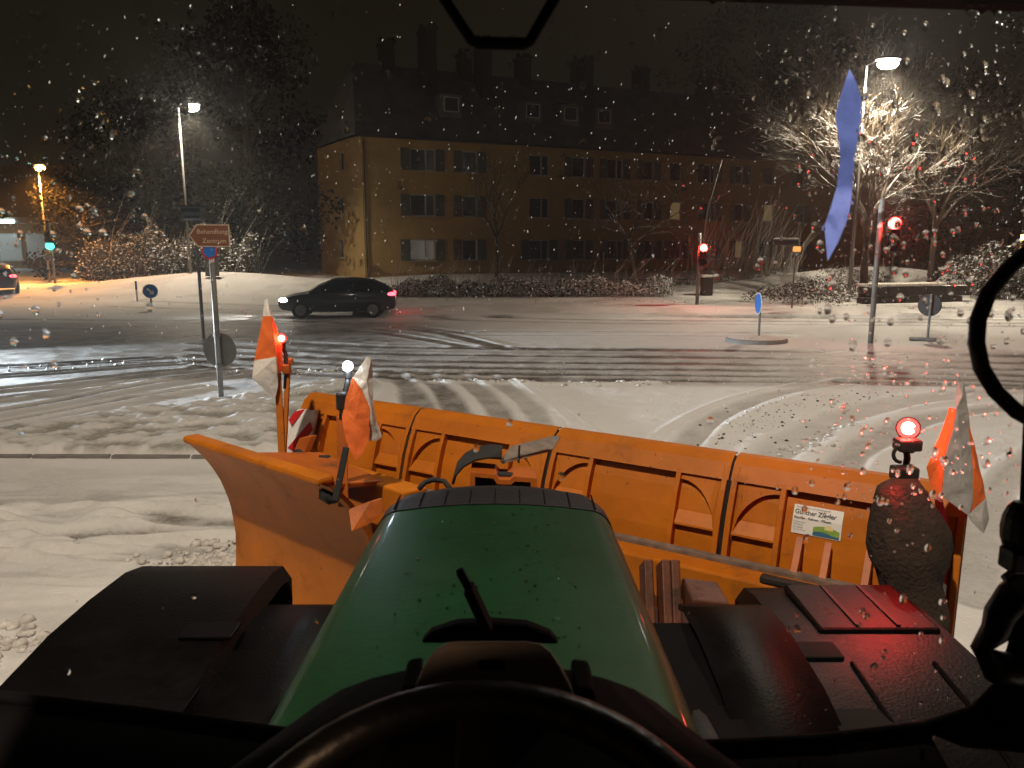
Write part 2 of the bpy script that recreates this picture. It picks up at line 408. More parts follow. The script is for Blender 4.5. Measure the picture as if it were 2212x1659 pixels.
me.polygons.add(len(quads)); me.polygons.foreach_set('loop_start', (np.arange(len(quads)) * 4).astype(np.int32))
me.polygons.foreach_set('use_smooth', np.ones(len(quads), bool)); me.update(calc_edges=True)
for nm, A in (('slush', slush), ('grass', grass)):
    at = me.attributes.new(nm, 'FLOAT', 'POINT'); at.data.foreach_set('value', A.astype(np.float32).ravel())
def ground_mat():
    m = bpy.data.materials.new('snow_ground'); m.use_nodes = True; M_['snow_ground'] = m
    t = m.node_tree; N = t.nodes; L = t.links; p = N['Principled BSDF']
    tc = N.new('ShaderNodeTexCoord')
    def noise(s, d=5, r_=.6):
        n = N.new('ShaderNodeTexNoise'); n.inputs['Scale'].default_value = s; n.inputs['Detail'].default_value = d; n.inputs['Roughness'].default_value = r_
        L.new(tc.outputs['Object'], n.inputs['Vector']); return n.outputs[0]
    def attr(nm):
        a = N.new('ShaderNodeAttribute'); a.attribute_name = nm; return a.outputs['Fac']
    def math_(op, a, b):
        n = N.new('ShaderNodeMath'); n.operation = op.replace('_C', ''); n.use_clamp = op == 'ADD_C'
        pass
        for i, q in enumerate((a, b)):
            if isinstance(q, (int, float)): n.inputs[i].default_value = q
            else: L.new(q, n.inputs[i])
        return n.outputs[0]
    def mixc(f, a, b):
        n = N.new('ShaderNodeMix'); n.data_type = 'RGBA'; L.new(f, n.inputs[0])
        for i, q in ((6, a), (7, b)):
            if isinstance(q, tuple): n.inputs[i].default_value = (*q, 1)
            else: L.new(q, n.inputs[i])
        return n.outputs[2]
    snow = mixc(noise(1.2), (.70, .685, .665), (.84, .835, .83))
    gr = mixc(noise(30, 3), (.07, .065, .035), (.34, .32, .26))
    sl = mixc(noise(6, 6, .7), (.048, .036, .026), (.17, .138, .105))
    f = math_('ADD_C', attr('slush'), math_('MULTIPLY', math_('MULTIPLY', attr('slush'), math_('SUBTRACT', noise(18, 5, .7), .5)), 1.6))
    c = mixc(f, snow, sl)
    gf = math_('MULTIPLY', attr('grass'), math_('ADD', noise(14, 4), .2)); c = mixc(gf, c, gr)
    L.new(c, p.inputs['Base Color'])
    ro = N.new('ShaderNodeMapRange'); ro.inputs[3].default_value = .78; ro.inputs[4].default_value = .42; L.new(f, ro.inputs[0]); L.new(ro.outputs[0], p.inputs['Roughness'])
    bu = N.new('ShaderNodeBump'); bu.inputs['Strength'].default_value = .55; bu.inputs['Distance'].default_value = .03
    L.new(math_('ADD', noise(14, 6, .65), math_('MULTIPLY', noise(60, 3), .4)), bu.inputs['Height']); L.new(bu.outputs[0], p.inputs['Normal'])
ground_mat()
me.materials.append(M_['snow_ground'])
go = bpy.data.objects.new('snowy_ground', me); COL.objects.link(go); go['kind'] = 'structure'; go['label'] = 'snow covered road junction with dark slushy tyre ruts'
def ground_z(x, y):
    i = min(max(int(np.searchsorted(ys, y)), 0), ny - 1); j = min(max(int(np.searchsorted(xs, x)), 0), nx - 1); return float(Z[i, j])

# kerb stones along the near island (each a stone)
kr = empty('island_kerb', (-7, 9.3, 0)); kr['kind'] = 'structure'; kr['label'] = 'snowed over stone kerb of the grassy island'
xk = -13.0
while xk < -2.9:
    MB().box((xk + .49, 9.27 - .012 * (xk + .49), -.045), (.97, .10, .19)).build('kerb_stone', 'kerb_stone', kr, bevel=.01); xk += 1.0

# ================================================================== clods of snow and dirt beside the ruts
def clod_mesh(seed):
    r_ = random.Random(seed); mb = MB(); mb.ball((0, 0, 0), 1, 7, 4)
    mb.v = [tuple(c * (1 + r_.uniform(-.3, .3)) for c in v) for v in mb.v]; return mb
r_ = random.Random(5); snow_c, dirt_c = MB(), MB()
protos = [clod_mesh(k) for k in range(6)]
def put(mb, p, s):
    q = r_.choice(protos); a = r_.uniform(0, 6.28); ca, sa = math.cos(a), math.sin(a); b = len(mb.v); k = r_.uniform(.5, .9)
    mb.v += [(p[0] + (v[0] * ca - v[1] * sa) * s, p[1] + (v[0] * sa + v[1] * ca) * s, p[2] + v[2] * s * k) for v in q.v]
    mb.f += [tuple(i + b for i in f) for f in q.f]; mb.m += [0] * len(q.f)
def strew(mb, path, n, wid, s0, s1):
    pts = smooth(gp(path))
    for _ in range(n):
        k = r_.uniform(0, len(pts) - 1.001); i = int(k); a, b = pts[i], pts[i + 1]; f = k - i
        x, y = a[0] + (b[0] - a[0]) * f + r_.gauss(0, wid), a[1] + (b[1] - a[1]) * f + r_.gauss(0, wid)
        s = s0 + (s1 - s0) * r_.random() ** 3; put(mb, (x, y, ground_z(x, y) + s * .15), s)
strew(snow_c, [(930, 822), (1080, 827), (1240, 831), (1460, 828)], 150, .12, .012, .05)
strew(snow_c, [(500, 806), (650, 804), (760, 800)], 110, .18, .015, .055)
strew(snow_c, [(1560, 930), (1640, 886), (1740, 852)], 60, .14, .01, .04)
strew(snow_c, [(1700, 985), (1760, 950), (1840, 918)], 90, .12, .015, .05)
strew(snow_c, [(360, 1245), (430, 1225), (480, 1215)], 260, .2, .012, .06)
strew(snow_c, [(0, 1400), (40, 1405)], 50, .15, .015, .06)
strew(snow_c, [(860, 660), (1200, 664), (1700, 668), (2300, 690)], 160, .3, .02, .07)
strew(snow_c, [(0, 800), (250, 786), (560, 776)], 90, .4, .015, .05)
strew(dirt_c, [(1540, 980), (1650, 905), (1760, 870), (1900, 846)], 170, .35, .006, .028)
strew(dirt_c, [(1540, 1030), (1620, 960), (1720, 900)], 70, .3, .006, .024)
strew(dirt_c, [(440, 1240), (470, 1265)], 60, .14, .008, .03)
strew(dirt_c, [(700, 790), (1000, 800), (1400, 806), (2100, 835)], 80, .3, .006, .022)
strew(dirt_c, [(100, 1300), (300, 1150), (1400, 860), (1300, 900)], 14, .5, .006, .018)
o = snow_c.build('snow_clods', 'snow_clod', smooth=True, fix=False); o['kind'] = 'stuff'; o['label'] = 'crumbs and clods of snow lying along the ruts'
o = dirt_c.build('dirt_crumbs', 'dirt_clod', smooth=True, fix=False); o['kind'] = 'stuff'; o['label'] = 'dark crumbs of dirt strewn on the snow'

# ================================================================== apartment building
BC = P(787, 535, 50.0); BD = Vector((.913, .408, 0)).normalized(); BN = Vector((.408, -.913, 0)).normalized()
BZ0, BZ1 = .55, 9.67
def bpt(s, z, out=0): return Vector((BC.x, BC.y, 0)) + BD * s + BN * out + Vector((0, 0, z))
def bs(xD, z):                                     # distance along the front where the survey column xD stands
    k = (xD - 1106) / F; d = bpt(0, z); a = BD.x - k * BD.y * CP
    return (k * (d.y * CP - (z - CAM_H) * SP) - d.x) / a
bl = empty('apartment_building', bpt(0, BZ0), 'yellow rendered apartment block with shuttered windows, dormers and snowy roof', 'building')
BL = 48.0
endL = P(694, 535, 57.0); EL = Vector((endL.x, endL.y, 0)); A0 = bpt(0, 0); A1 = bpt(BL, 0); EB = A1 + (EL - A0)
rects = []                                          # window openings on the front: s0, s1, z0, z1
rows = (2.45, 5.38, 8.30)
cols = [(886, 940, 2), (999, 1031, 1), (1143, 1186, 2), (1236, 1264, 1), (1312, 1345, 2), (1392, 1412, 1), (1448, 1472, 1), (1520, 1545, 2), (1588, 1606, 1), (1650, 1672, 1), (1720, 1738, 1)]
for zc in rows:
    for a, b, k in cols:
        rects.append((bs(a, zc), bs(b, zc), zc - .70, zc + .70, k))
# front wall as strips around the openings
def wall_with_holes(mb, s0, s1, z0, z1, holes, pt, depth):
    ss = sorted({s0, s1, *[h[0] for h in holes], *[h[1] for h in holes]}); zz = sorted({z0, z1, *[h[2] for h in holes], *[h[3] for h in holes]})
    for i in range(len(ss) - 1):
        for j in range(len(zz) - 1):
            c = ((ss[i] + ss[i + 1]) / 2, (zz[j] + zz[j + 1]) / 2)
            if any(h[0] < c[0] < h[1] and h[2] < c[1] < h[3] for h in holes): continue
            mb.add([pt(ss[i], zz[j]), pt(ss[i + 1], zz[j]), pt(ss[i + 1], zz[j + 1]), pt(ss[i], zz[j + 1])], [(0, 1, 2, 3)])
    for h in holes:
        q = [(h[0], h[2]), (h[1], h[2]), (h[1], h[3]), (h[0], h[3])]
        for i in range(4):
            a, b = q[i], q[(i + 1) % 4]
            mb.add([pt(*a), pt(*b), pt(*b, -depth), pt(*a, -depth)], [(0, 1, 2, 3)])
w = MB(); wall_with_holes(w, 0, BL, BZ0 - 1, BZ1, rects, bpt, .22)
ed = (EL - A0); elen = ed.length; eu = ed.normalized(); en = Vector((eu.y, -eu.x, 0))
if en.dot(Vector((-1, -1, 0))) < 0: en = -en
def ept(s, z, out=0): return A0 + eu * s + en * out + Vector((0, 0, z))
def es(xD, z):
    k = (xD - 1106) / F; d = ept(0, z); a = eu.x - k * eu.y * CP
    return (k * (d.y * CP - (z - CAM_H) * SP) - d.x) / a
er = [(es(742, zc), es(733, zc), zc - .55, zc + .65, 1) for zc in rows]
wall_with_holes(w, 0, elen, BZ0 - 1, BZ1, er, ept, .22)
w.add([EL + Vector((0, 0, BZ0 - 1)), EB + Vector((0, 0, BZ0 - 1)), EB + Vector((0, 0, BZ1)), EL + Vector((0, 0, BZ1))], [(0, 1, 2, 3)])
w.add([A1 + Vector((0, 0, BZ0 - 1)), EB + Vector((0, 0, BZ0 - 1)), EB + Vector((0, 0, BZ1)), A1 + Vector((0, 0, BZ1))], [(0, 1, 2, 3)])
w.build('wall', 'facade', bl, fix=False)
pl = MB(); pl.bar(bpt(0, BZ0 + .02, .03), bpt(BL, BZ0 + .02, .03), .06, .75); pl.build('plinth', 'facade_dark', bl)
dp = MB(); dp.tube([bpt(.15, BZ0, .09), bpt(.15, BZ1 - .2, .09)], .05, 6); dp.build('downpipe', 'dark_iron', bl)
lit = {(6, 1): 'lit_curtain', (9, 1): 'lit_curtain', (8, 0): 'lit_curtain'}
def window(pt, h, k, mats, shut=True):
    s0, s1, z0, z1 = h[:4]; wd = s1 - s0
    f = MB(); fw = .07
    for a, b in (((s0 + fw / 2, z0), (s0 + fw / 2, z1)), ((s1 - fw / 2, z0), (s1 - fw / 2, z1)), ((s0, z0 + fw / 2), (s1, z0 + fw / 2)), ((s0, z1 - fw / 2), (s1, z1 - fw / 2))):
        f.bar(pt(*a, -.11), pt(*b, -.11), fw, .06, up=BN)
    if k == 2: f.bar(pt(s0 + wd * .63, z0, -.10), pt(s0 + wd * .63, z1, -.10), .10, .07, up=BN)
    f.bar(pt(s0 - .06, z0 - .04, .06), pt(s1 + .06, z0 - .04, .06), .2, .06)
    fo = f.build('window', 'window_frame', bl)
    g = MB(); g.add([pt(s0, z0, -.15), pt(s1, z0, -.15), pt(s1, z1, -.15), pt(s0, z1, -.15)], [(0, 1, 2, 3)]); g.build('pane', mats, fo, fix=False)
    if shut:
        sw = min(wd * .5, .62) if k == 2 else .62
        for a, b in ((s0 - sw - .03, s0 - .03), (s1 + .03, s1 + sw + .03)):
            q = MB(); q.prism([pt(a, z0, .02), pt(b, z0, .02), pt(b, z1, .02), pt(a, z1, .02)], BN * .04)
            for i in range(9):
                zz = z0 + .1 + (z1 - z0 - .2) * i / 8; q.bar(pt(a + .05, zz, .068), pt(b - .05, zz, .068), .02, .05)
            q.build('shutter', 'shutter', fo)
i = 0
for ri, zc in enumerate(rows):
    for ci, (a, b, k) in enumerate(cols):
        m_ = lit.get((ci, ri), 'window_glass')
        if (ci, ri) == (0, 0): m_ = 'lit_curtain_white'
        window(bpt, rects[i], k, m_, ci not in (2, 6, 9) or ri == 0); i += 1
for h in er: window(ept, h, 1, 'window_glass', False)
# roof
rz, ov = 14.9, .45
inw = (EL - A0) * .5
r0, r1 = A0 + inw + BD * 1.2, A1 + inw
ro = MB()
E0, E1, E2, E3 = A0 - BD * ov + BN * ov, A1 + BN * ov, EB - BN * ov, EL - BD * ov - BN * ov
zz = Vector((0, 0, BZ1 - .05)); tz = Vector((0, 0, rz))
nn = 40
for i in range(nn):
    fa, fb = i / nn, (i + 1) / nn
    ro.add([E0.lerp(E1, fa) + zz, E0.lerp(E1, fb) + zz, r0.lerp(r1, fb) + tz, r0.lerp(r1, fa) + tz], [(0, 1, 2, 3)])
ro.add([E3 + zz, E2 + zz, r1 + tz, r0 + tz], [(1, 0, 3, 2)]); ro.add([E0 + zz, E3 + zz, r0 + tz], [(1, 0, 2)]); ro.add([E1 + zz, E2 + zz, r1 + tz], [(0, 1, 2)])
roof = ro.build('roof', 'roof_tile', bl, fix=False)
gu = MB(); gu.bar(E0 + zz + Vector((0, 0, -.06)), E1 + zz + Vector((0, 0, -.06)), .14, .14); gu.build('gutter', 'dark_iron', bl)
def rpt(xD, f, up=0):                               # point on the front roof slope below survey column xD
    s = bs(xD, BZ1); a = (s + ov) / (BL + ov); return E0.lerp(E1, a).lerp(r0.lerp(r1, a), f) + Vector((0, 0, BZ1 + (rz - BZ1) * f + up))
for xD in (975, 1155, 1238, 1312):
    c = rpt(xD, .38); d = MB(); d.prism([c - BD * .75 + BN * .5 + Vector((0, 0, -.4)), c + BD * .75 + BN * .5 + Vector((0, 0, -.4)), c + BD * .75 + BN * .5 + Vector((0, 0, 1.05)), c - BD * .75 + BN * .5 + Vector((0, 0, 1.05))], -BN * 2.2)
    do = d.build('dormer', 'roof_tile', bl)
    q = MB(); q.bar(c - BD * .95 + BN * .55 + Vector((0, 0, 1.1)), c + BD * .95 + BN * .55 + Vector((0, 0, 1.1)), .3, .1); q.build('dormer_roof', 'dark_iron', do)
    q = MB()
    for a, b in (((-.5, 0), (-.5, .9)), ((.5, 0), (.5, .9)), ((-.5, 0), (.5, 0)), ((-.5, .9), (.5, .9))):
        q.bar(c + BD * a[0] + BN * .54 + Vector((0, 0, a[1] - .05)), c + BD * b[0] + BN * .54 + Vector((0, 0, b[1] - .05)), .07, .07, up=BN)
    q.build('dormer_window_frame', 'window_frame', do)
    q = MB(); q.prism([c + BD * x_ + BN * .51 + Vector((0, 0, z_)) for x_, z_ in ((-.5, -.05), (.5, -.05), (.5, .85), (-.5, .85))], BN * .01); q.build('dormer_pane', 'window_glass', do)
for xD, f, wd, hh in ((845, 1.0, 1.5, 1.3), (936, .72, 1.7, 3.6), (1028, .98, 1.0, 1.2), (1064, .75, 1.5, 3.2), (1166, 1.0, 1.3, 1.3), (1298, .9, 2.2, 2.0), (1440, 1.0, 1.4, 1.4), (1580, .9, 1.6, 2.0)):
    c = rpt(xD, f); q = MB(); q.bar(c + Vector((0, 0, -.6)), c + Vector((0, 0, hh)), wd, .8, up=BD)
    ch = q.build('chimney', 'chimney', roof)
    q = MB(); q.bar(c + Vector((0, 0, hh)), c + Vector((0, 0, hh + .14)), wd + .2, 1.0, up=BD)
    for k in (-.3, .15, .4): q.tube([c + BN * 0 + Vector((k * wd * .8, 0, hh + .1)), c + Vector((k * wd * .8, 0, hh + .5))], .14, 6)
    q.build('chimney_cap', 'chimney', roof)
# low terrace wall and sloping lawn edge in front of the building
tw = MB(); a, b = G(845, 618, .35), G(1560, 612, .45)
tw.bar((a.x, a.y, .25), (b.x, b.y, .35), .3, .8); tag(tw.build('terrace_wall', 'stone_wall', bevel=.03), 'low dark wall running along the lawn below the yellow block', 'wall')

# ================================================================== vegetation
def branch_tree(name, label, base, height, seed, spread=.55, levels=5, r0_=.12, trunk_f=.35, cat='tree', group=None, nlimb=3, lean=(0, 0), tw='twig', droop=0.0, twig_min=.004):
    rr = random.Random(seed); root = empty(name, base, label, cat, group); tr, cr = MB(), MB(); base = Vector(base)
    top = base + Vector((lean[0], lean[1], height * trunk_f))
    pts = [base + Vector((0, 0, -.2)), base.lerp(top, .5) + Vector((rr.uniform(-.05, .05), rr.uniform(-.05, .05), 0)) * height * .2, top]
    tr.tube(pts, [r0_ * 1.15, r0_ * .9, r0_ * .75], 8)
    def grow(p, d, L, r, lv):
        n = 3; q = [p]; dd = d.copy()
        for i in range(n):
            dd = (dd + Vector((rr.gauss(0, .16), rr.gauss(0, .16), rr.gauss(.05 - droop, .12)))).normalized(); q.append(q[-1] + dd * L / n)
        rad = [max(twig_min, r * (1 - .55 * i / n)) for i in range(n + 1)]
        (tr if lv >= levels - 1 else cr).tube(q, rad, 5 if lv > 2 else 3, cap=lv > 2)
        if lv <= 0: return
        for k in range(rr.choice((2, 3, 3)) if lv > 1 else rr.choice((2, 3))):
            f = rr.uniform(.35, 1.0); i = min(int(f * n), n - 1); s = q[i].lerp(q[i + 1], f * n - i)
            a = dd.orthogonal().normalized(); a.rotate(Matrix.Rotation(rr.uniform(0, 6.28), 3, dd))
            grow(s, (dd + a * rr.uniform(.5, 1.0) * (spread * 1.6)).normalized(), L * rr.uniform(.55, .8), max(twig_min, r * .5), lv - 1)
        grow(q[-1], dd, L * .7, max(twig_min, r * .42), lv - 1)
    for k in range(nlimb):
        a = 6.28 * k / nlimb + rr.uniform(-.5, .5); d = Vector((math.cos(a) * spread, math.sin(a) * spread, rr.uniform(.7, 1.0))).normalized()
        grow(top - Vector((0, 0, rr.uniform(0, .25) * height * trunk_f)), d, height * rr.uniform(.24, .32), r0_ * .6, levels)
    tr.build('trunk', 'bark', root, smooth=True, fix=False); cr.build('crown', tw, root, smooth=True, fix=False)
    return root
def leaf_tree(name, label, base, height, width, seed, n=5000, leaf=.28, group=None, cat='tree', low=.12):
    rr = random.Random(seed); root = empty(name, base, label, cat, group); base = Vector(base); tr, cr = MB(), MB()
    tr.tube([base + Vector((0, 0, -.2)), base + Vector((.1, 0, height * .5)), base + Vector((0, .1, height * .85))], [height * .022, height * .015, .03], 8)
    cl = []
    for _ in range(46):
        z = low + (1 - low) * rr.random() ** .9; w_ = math.sin(min(1, (1.06 - z) * 1.9) * 1.57) * width / 2; a = rr.uniform(0, 6.28); q = w_ * math.sqrt(rr.random())
        c = base + Vector((math.cos(a) * q, math.sin(a) * q, z * height)); cl.append((c, rr.uniform(.09, .2) * width))
        tr.tube([base + Vector((0, 0, z * height * .8)), c], [.05, .015], 4, cap=False)
    for _ in range(n):
        c, s = rr.choice(cl); d = Vector((rr.gauss(0, 1), rr.gauss(0, 1), rr.gauss(0, .75))); d = d.normalized() * s * rr.random() ** .4
        p = c + d; a = Vector((rr.gauss(0, 1), rr.gauss(0, 1), rr.gauss(0, 1))).normalized(); b = a.orthogonal().normalized(); L = leaf * rr.uniform(.5, 1.3)
        cr.add([p, p + a * L * .5 + b * L * .28, p + a * L, p + a * L * .5 - b * L * .28], [(0, 1, 2, 3)])
    tr.build('trunk', 'bark', root, fix=False); cr.build('crown', 'leaf_dark', root, fix=False); return root
def hedge(name, label, path, wid, hgt, seed, n, leaf, m='leaf_hedge', whips=0, whip=(.5, 1.6), cat='hedge', stuff=False):
    rr = random.Random(seed); a = Vector(path[0]); root = empty(name, a, label, cat); fo, wh, bs_ = MB(), MB(), MB()
    seg = [(Vector(p), Vector(q)) for p, q in zip(path[:-1], path[1:])]; Ls = [(q - p).length for p, q in seg]
    def pick():
        k = rr.uniform(0, sum(Ls)); i = 0
        while i < len(Ls) - 1 and k > Ls[i]: k -= Ls[i]; i += 1
        p, q = seg[i]; d = (q - p).normalized(); return p.lerp(q, min(1, k / Ls[i])), Vector((-d.y, d.x, 0))
    ph = [rr.uniform(0, 6.28) for _ in range(4)]
    for _ in range(n):
        c, sd_ = pick(); u = rr.uniform(-1, 1); hh = hgt * (.72 + .16 * math.sin(c.x * 1.7 + ph[0]) + .12 * math.sin(c.x * 4.3 + ph[1])) * math.sqrt(max(.05, 1 - .7 * u * u))
        p = c + sd_ * u * wid / 2 + Vector((0, 0, hh * rr.random() ** .5)); ax = Vector((rr.gauss(0, 1), rr.gauss(0, 1), rr.gauss(0, .7))).normalized(); b = ax.orthogonal().normalized(); L = leaf * rr.uniform(.4, 1.4)
        fo.add([p, p + ax * L * .5 + b * L * .3, p + ax * L, p + ax * L * .5 - b * L * .3], [(0, 1, 2, 3)])
    for _ in range(max(30, n // 60)):
        c, sd_ = pick(); p = c + sd_ * rr.uniform(-.4, .4) * wid; bs_.tube([p + Vector((0, 0, -.1)), p + Vector((rr.gauss(0, .15), rr.gauss(0, .15), hgt * rr.uniform(.5, .9)))], [.012, .004], 3, cap=False)
    for _ in range(whips):
        c, sd_ = pick(); p = c + sd_ * rr.uniform(-.5, .5) * wid; L = rr.uniform(*whip) * rr.choice((.5, .8, 1)); le = rr.gauss(.28, .25)
        p1 = p + Vector((le * L * .4, rr.gauss(0, .1), L * .6)); p2 = p1 + Vector((le * L * .6, rr.gauss(0, .1), L * .45))
        wh.tube([p, p1, p2], [.011, .009, .005], 3, cap=False)
    fo.build('foliage', m, root, fix=False); bs_.build('stem', 'twig', root, fix=False)['kind'] = 'stuff'
    if whips: wh.build('shoot_and_snow_streak', 'stalk_and_snow_streak', root, fix=False)['kind'] = 'stuff'  # pale shoots, partly standing in for streaks of falling snow
    return root
def gz(p): return Vector((p[0], p[1], ground_z(p[0], p[1])))
hp = [gz(G(x, 655)) for x in (850, 1000, 1150, 1300, 1450)]
hedge('hedge', 'long low snow dusted hedge along the far kerb below the yellow block', hp, 1.6, 1.05, 3, 12000, .12, whips=420, whip=(.5, 1.9))
hp = [gz(G(x, 628)) for x in (210, 320, 430, 560)]
hedge('shrub_bank', 'tangled dark shrub thicket behind the blue arrow sign', hp, 4.5, 3.4, 4, 13000, .17, 'leaf_bank', whips=70, whip=(1.5, 5.2), cat='shrub')
hp = [gz(G(x, y_, .35)) for x, y_ in ((1700, 652), (1770, 640), (1850, 628), (1960, 620), (2100, 620))]
hedge('ground_cover', 'snowy low shrubs spilling over the bank beside the dark retaining wall', hp, 4.2, .75, 6, 12000, .12, 'leaf_bank', whips=120, whip=(.3, 1.6), cat='shrub')
hp = [gz(G(x, 640, .35)) for x in (2060, 2150, 2280, 2450)]
hedge('shrub_thicket', 'snow flecked bushes rising to the right of the retaining wall', hp, 3.5, 2.6, 8, 9000, .16, 'leaf_bank', whips=60, whip=(.6, 2.4), cat='shrub')
hp = [gz(G(x, 640)) for x in (1480, 1560, 1640, 1710)]
hedge('snow_streak_stalks', 'tall pale stalks standing in for lit streaks of falling snow around the red signal mast', hp, 2.0, .7, 9, 1800, .1, 'leaf_hedge', whips=260, whip=(1.0, 4.4), cat='grass')  # thin pale stalks imitate lit streaks of falling snow

branch_tree('young_tree', 'slim young bare tree in front of the second window column', gz(G(1073, 632)), 8.6, 12, .42, 4, .10, .30, nlimb=4)
branch_tree('bare_tree', 'wide forked bare tree before the dark end of the block', gz(G(1375, 640)), 9.2, 25, .75, 4, .13, .28, nlimb=5, lean=(-.5, 0))
branch_tree('lamp_lit_tree', 'big snow laced bare tree around the bright white street lamp', gz(P(1868, 600, 34.5)), 10.2, 31, .46, 5, .18, .34, nlimb=6, twig_min=.009)
branch_tree('roadside_tree', 'dim bare tree behind the signal with the red glow', gz(P(2010, 600, 38)), 10.5, 33, .6, 5, .16, .3, nlimb=5)
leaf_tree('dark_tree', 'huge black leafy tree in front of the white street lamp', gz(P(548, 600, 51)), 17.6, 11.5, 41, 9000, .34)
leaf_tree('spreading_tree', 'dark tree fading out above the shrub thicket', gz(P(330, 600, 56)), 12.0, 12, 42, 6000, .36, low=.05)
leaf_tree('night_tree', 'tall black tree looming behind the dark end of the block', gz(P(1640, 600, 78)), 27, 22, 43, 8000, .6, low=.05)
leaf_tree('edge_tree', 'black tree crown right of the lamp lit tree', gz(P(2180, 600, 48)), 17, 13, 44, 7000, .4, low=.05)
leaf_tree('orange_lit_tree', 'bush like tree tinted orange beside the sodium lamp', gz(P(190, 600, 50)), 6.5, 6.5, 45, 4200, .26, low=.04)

# retaining wall of rough blocks
a, b = G(1856, 657, .22), G(2032, 654, .22); rw = empty('retaining_wall', a, 'dark retaining wall of big rough blocks under a snow cap', 'wall')
rr = random.Random(3); d = (b - a); Lw = d.length; d.normalize(); k = 0
while k < Lw:
    wd = rr.uniform(.8, 1.3)
    for lv in range(2):
        c = a + d * (k + wd / 2 + (.3 if lv else 0)); MB().bar(Vector((c.x, c.y, ground_z(c.x, c.y) + .02 + lv * .46)) - d * wd * .49, Vector((c.x, c.y, ground_z(c.x, c.y) + .02 + lv * .46)) + d * wd * .49, .45 + rr.uniform(-.05, .05), .44).build('block', 'stone_wall', rw, bevel=.04)
    k += wd
q = MB(); q.bar(Vector((a.x, a.y, ground_z(a.x, a.y) + .78)), Vector((b.x, b.y, ground_z(b.x, b.y) + .78)), .55, .12); q.build('snow_cap', 'snow_clod', rw, bevel=.05)

# ================================================================== street lamps
def street_lamp(name, label, base, head, glowm, col, power, arm=1.2, cone=150, aim=None, hd=.42):
    base, head = Vector(base), Vector(head); root = empty(name, base, label, 'street lamp')
    pt = Vector((base.x, base.y, head.z + .1)); mb = MB()
    mb.tube([base + Vector((0, 0, -.2)), base.lerp(pt, .5), pt], [.085, .065, .05], 10); mb.build('pole', 'pole_grey', root, smooth=True)
    d = Vector((head.x - base.x, head.y - base.y, 0)); 
    if d.length > .05:
        mb = MB(); mb.tube([pt, pt + d * .5 + Vector((0, 0, .12)), Vector((head.x, head.y, head.z + .1))], .035, 8); mb.build('arm', 'pole_grey', root, smooth=True)
    mb = MB(); mb.ball(head + Vector((0, 0, .14)), (hd * .9, hd * .6, .12), 14, 6, half=True); hb = mb.build('lamp_head', 'galv', root, smooth=True)
    mb = MB(); mb.ball(head + Vector((0, 0, -.02)), (hd * .75, hd * .55, .19), 14, 8); mb.build('lamp_bulb', glowm, hb, smooth=True)
    l = lamp('street_light', 'SPOT', head + Vector((0, 0, -.28)), power, col, .18, aim or (head + Vector((0, 0, -5))), cone, .5); l.parent = root; l.location = l.location - ORIG[root.name]
    return root
WARM = (1, .84, .62)
h1 = P(1918, 137, 31.0)
street_lamp('street_lamp', 'tall street lamp with bright white head above the bare tree', gz((h1.x - .5, h1.y + .8)), h1, 'lamp_white', WARM, 7000, hd=.56)  # head and bulb oversized to imitate the lamp's glare
h2 = P(412, 232, 41.0)
street_lamp('street_lamp', 'tall street lamp with white head in front of the huge dark tree', gz((h2.x - .9, h2.y + .6)), h2, 'lamp_white', WARM, 3800, hd=.58)  # bulb enlarged here too, its blob stands for glare
h3 = P(86, 362, 46.0)
street_lamp('sodium_lamp', 'orange sodium street lamp above the lit shop front', gz((h3.x - .4, h3.y + .5)), h3, 'lamp_sodium', (1, .38, .07), 9000)
h4 = P(2204, 512, 52.0)
street_lamp('sodium_lamp', 'small orange sodium lamp glowing behind the bushes', gz((h4.x + .4, h4.y + .5)), h4, 'lamp_sodium', (1, .48, .13), 500, hd=.5)
street_lamp('street_lamp', 'street lamp beside the tractor that lights the plough', (-6.0, -3.4, 0), (-3.6, -2.6, 14.0), 'lamp_white', (1, .83, .64), 6800, aim=(.6, 7.0, 0), cone=76)
# unseen lamp added on wires over the junction to brighten the near snow
hp_ = Vector((5.6, 12.4, 11.0)); root = empty('added_wire_lamp', (hp_.x, hp_.y, hp_.z), 'unseen lamp added on wires above the junction to brighten the snow', 'street lamp')
mb = MB(); mb.ball(hp_ + Vector((0, 0, .1)), (.36, .36, .16), 16, 6, half=True); hb_ = mb.build('lamp_head', 'galv', root, smooth=True)  # head of the added unseen lamp
mb = MB(); mb.ball(hp_ + Vector((0, 0, .04)), (.26, .26, .12), 16, 8); mb.build('lamp_bulb', 'lamp_white', hb_, smooth=True)  # bulb of the added unseen lamp
mb = MB(); mb.tube([hp_ + Vector((-14, -3, 2.0)), hp_ + Vector((0, 0, .3)), hp_ + Vector((14, 3, 2.0))], .006, 5); mb.build('added_lamp_wire', 'dark_iron', root)
l = lamp('street_light', 'SPOT', hp_ + Vector((0, 0, -.2)), 1550, (1, .87, .68), .2, hp_ + Vector((0, 0, -5)), 140, .6); l.parent = root; l.location = l.location - ORIG[root.name]  # light of the added unseen lamp, brightens the near snow

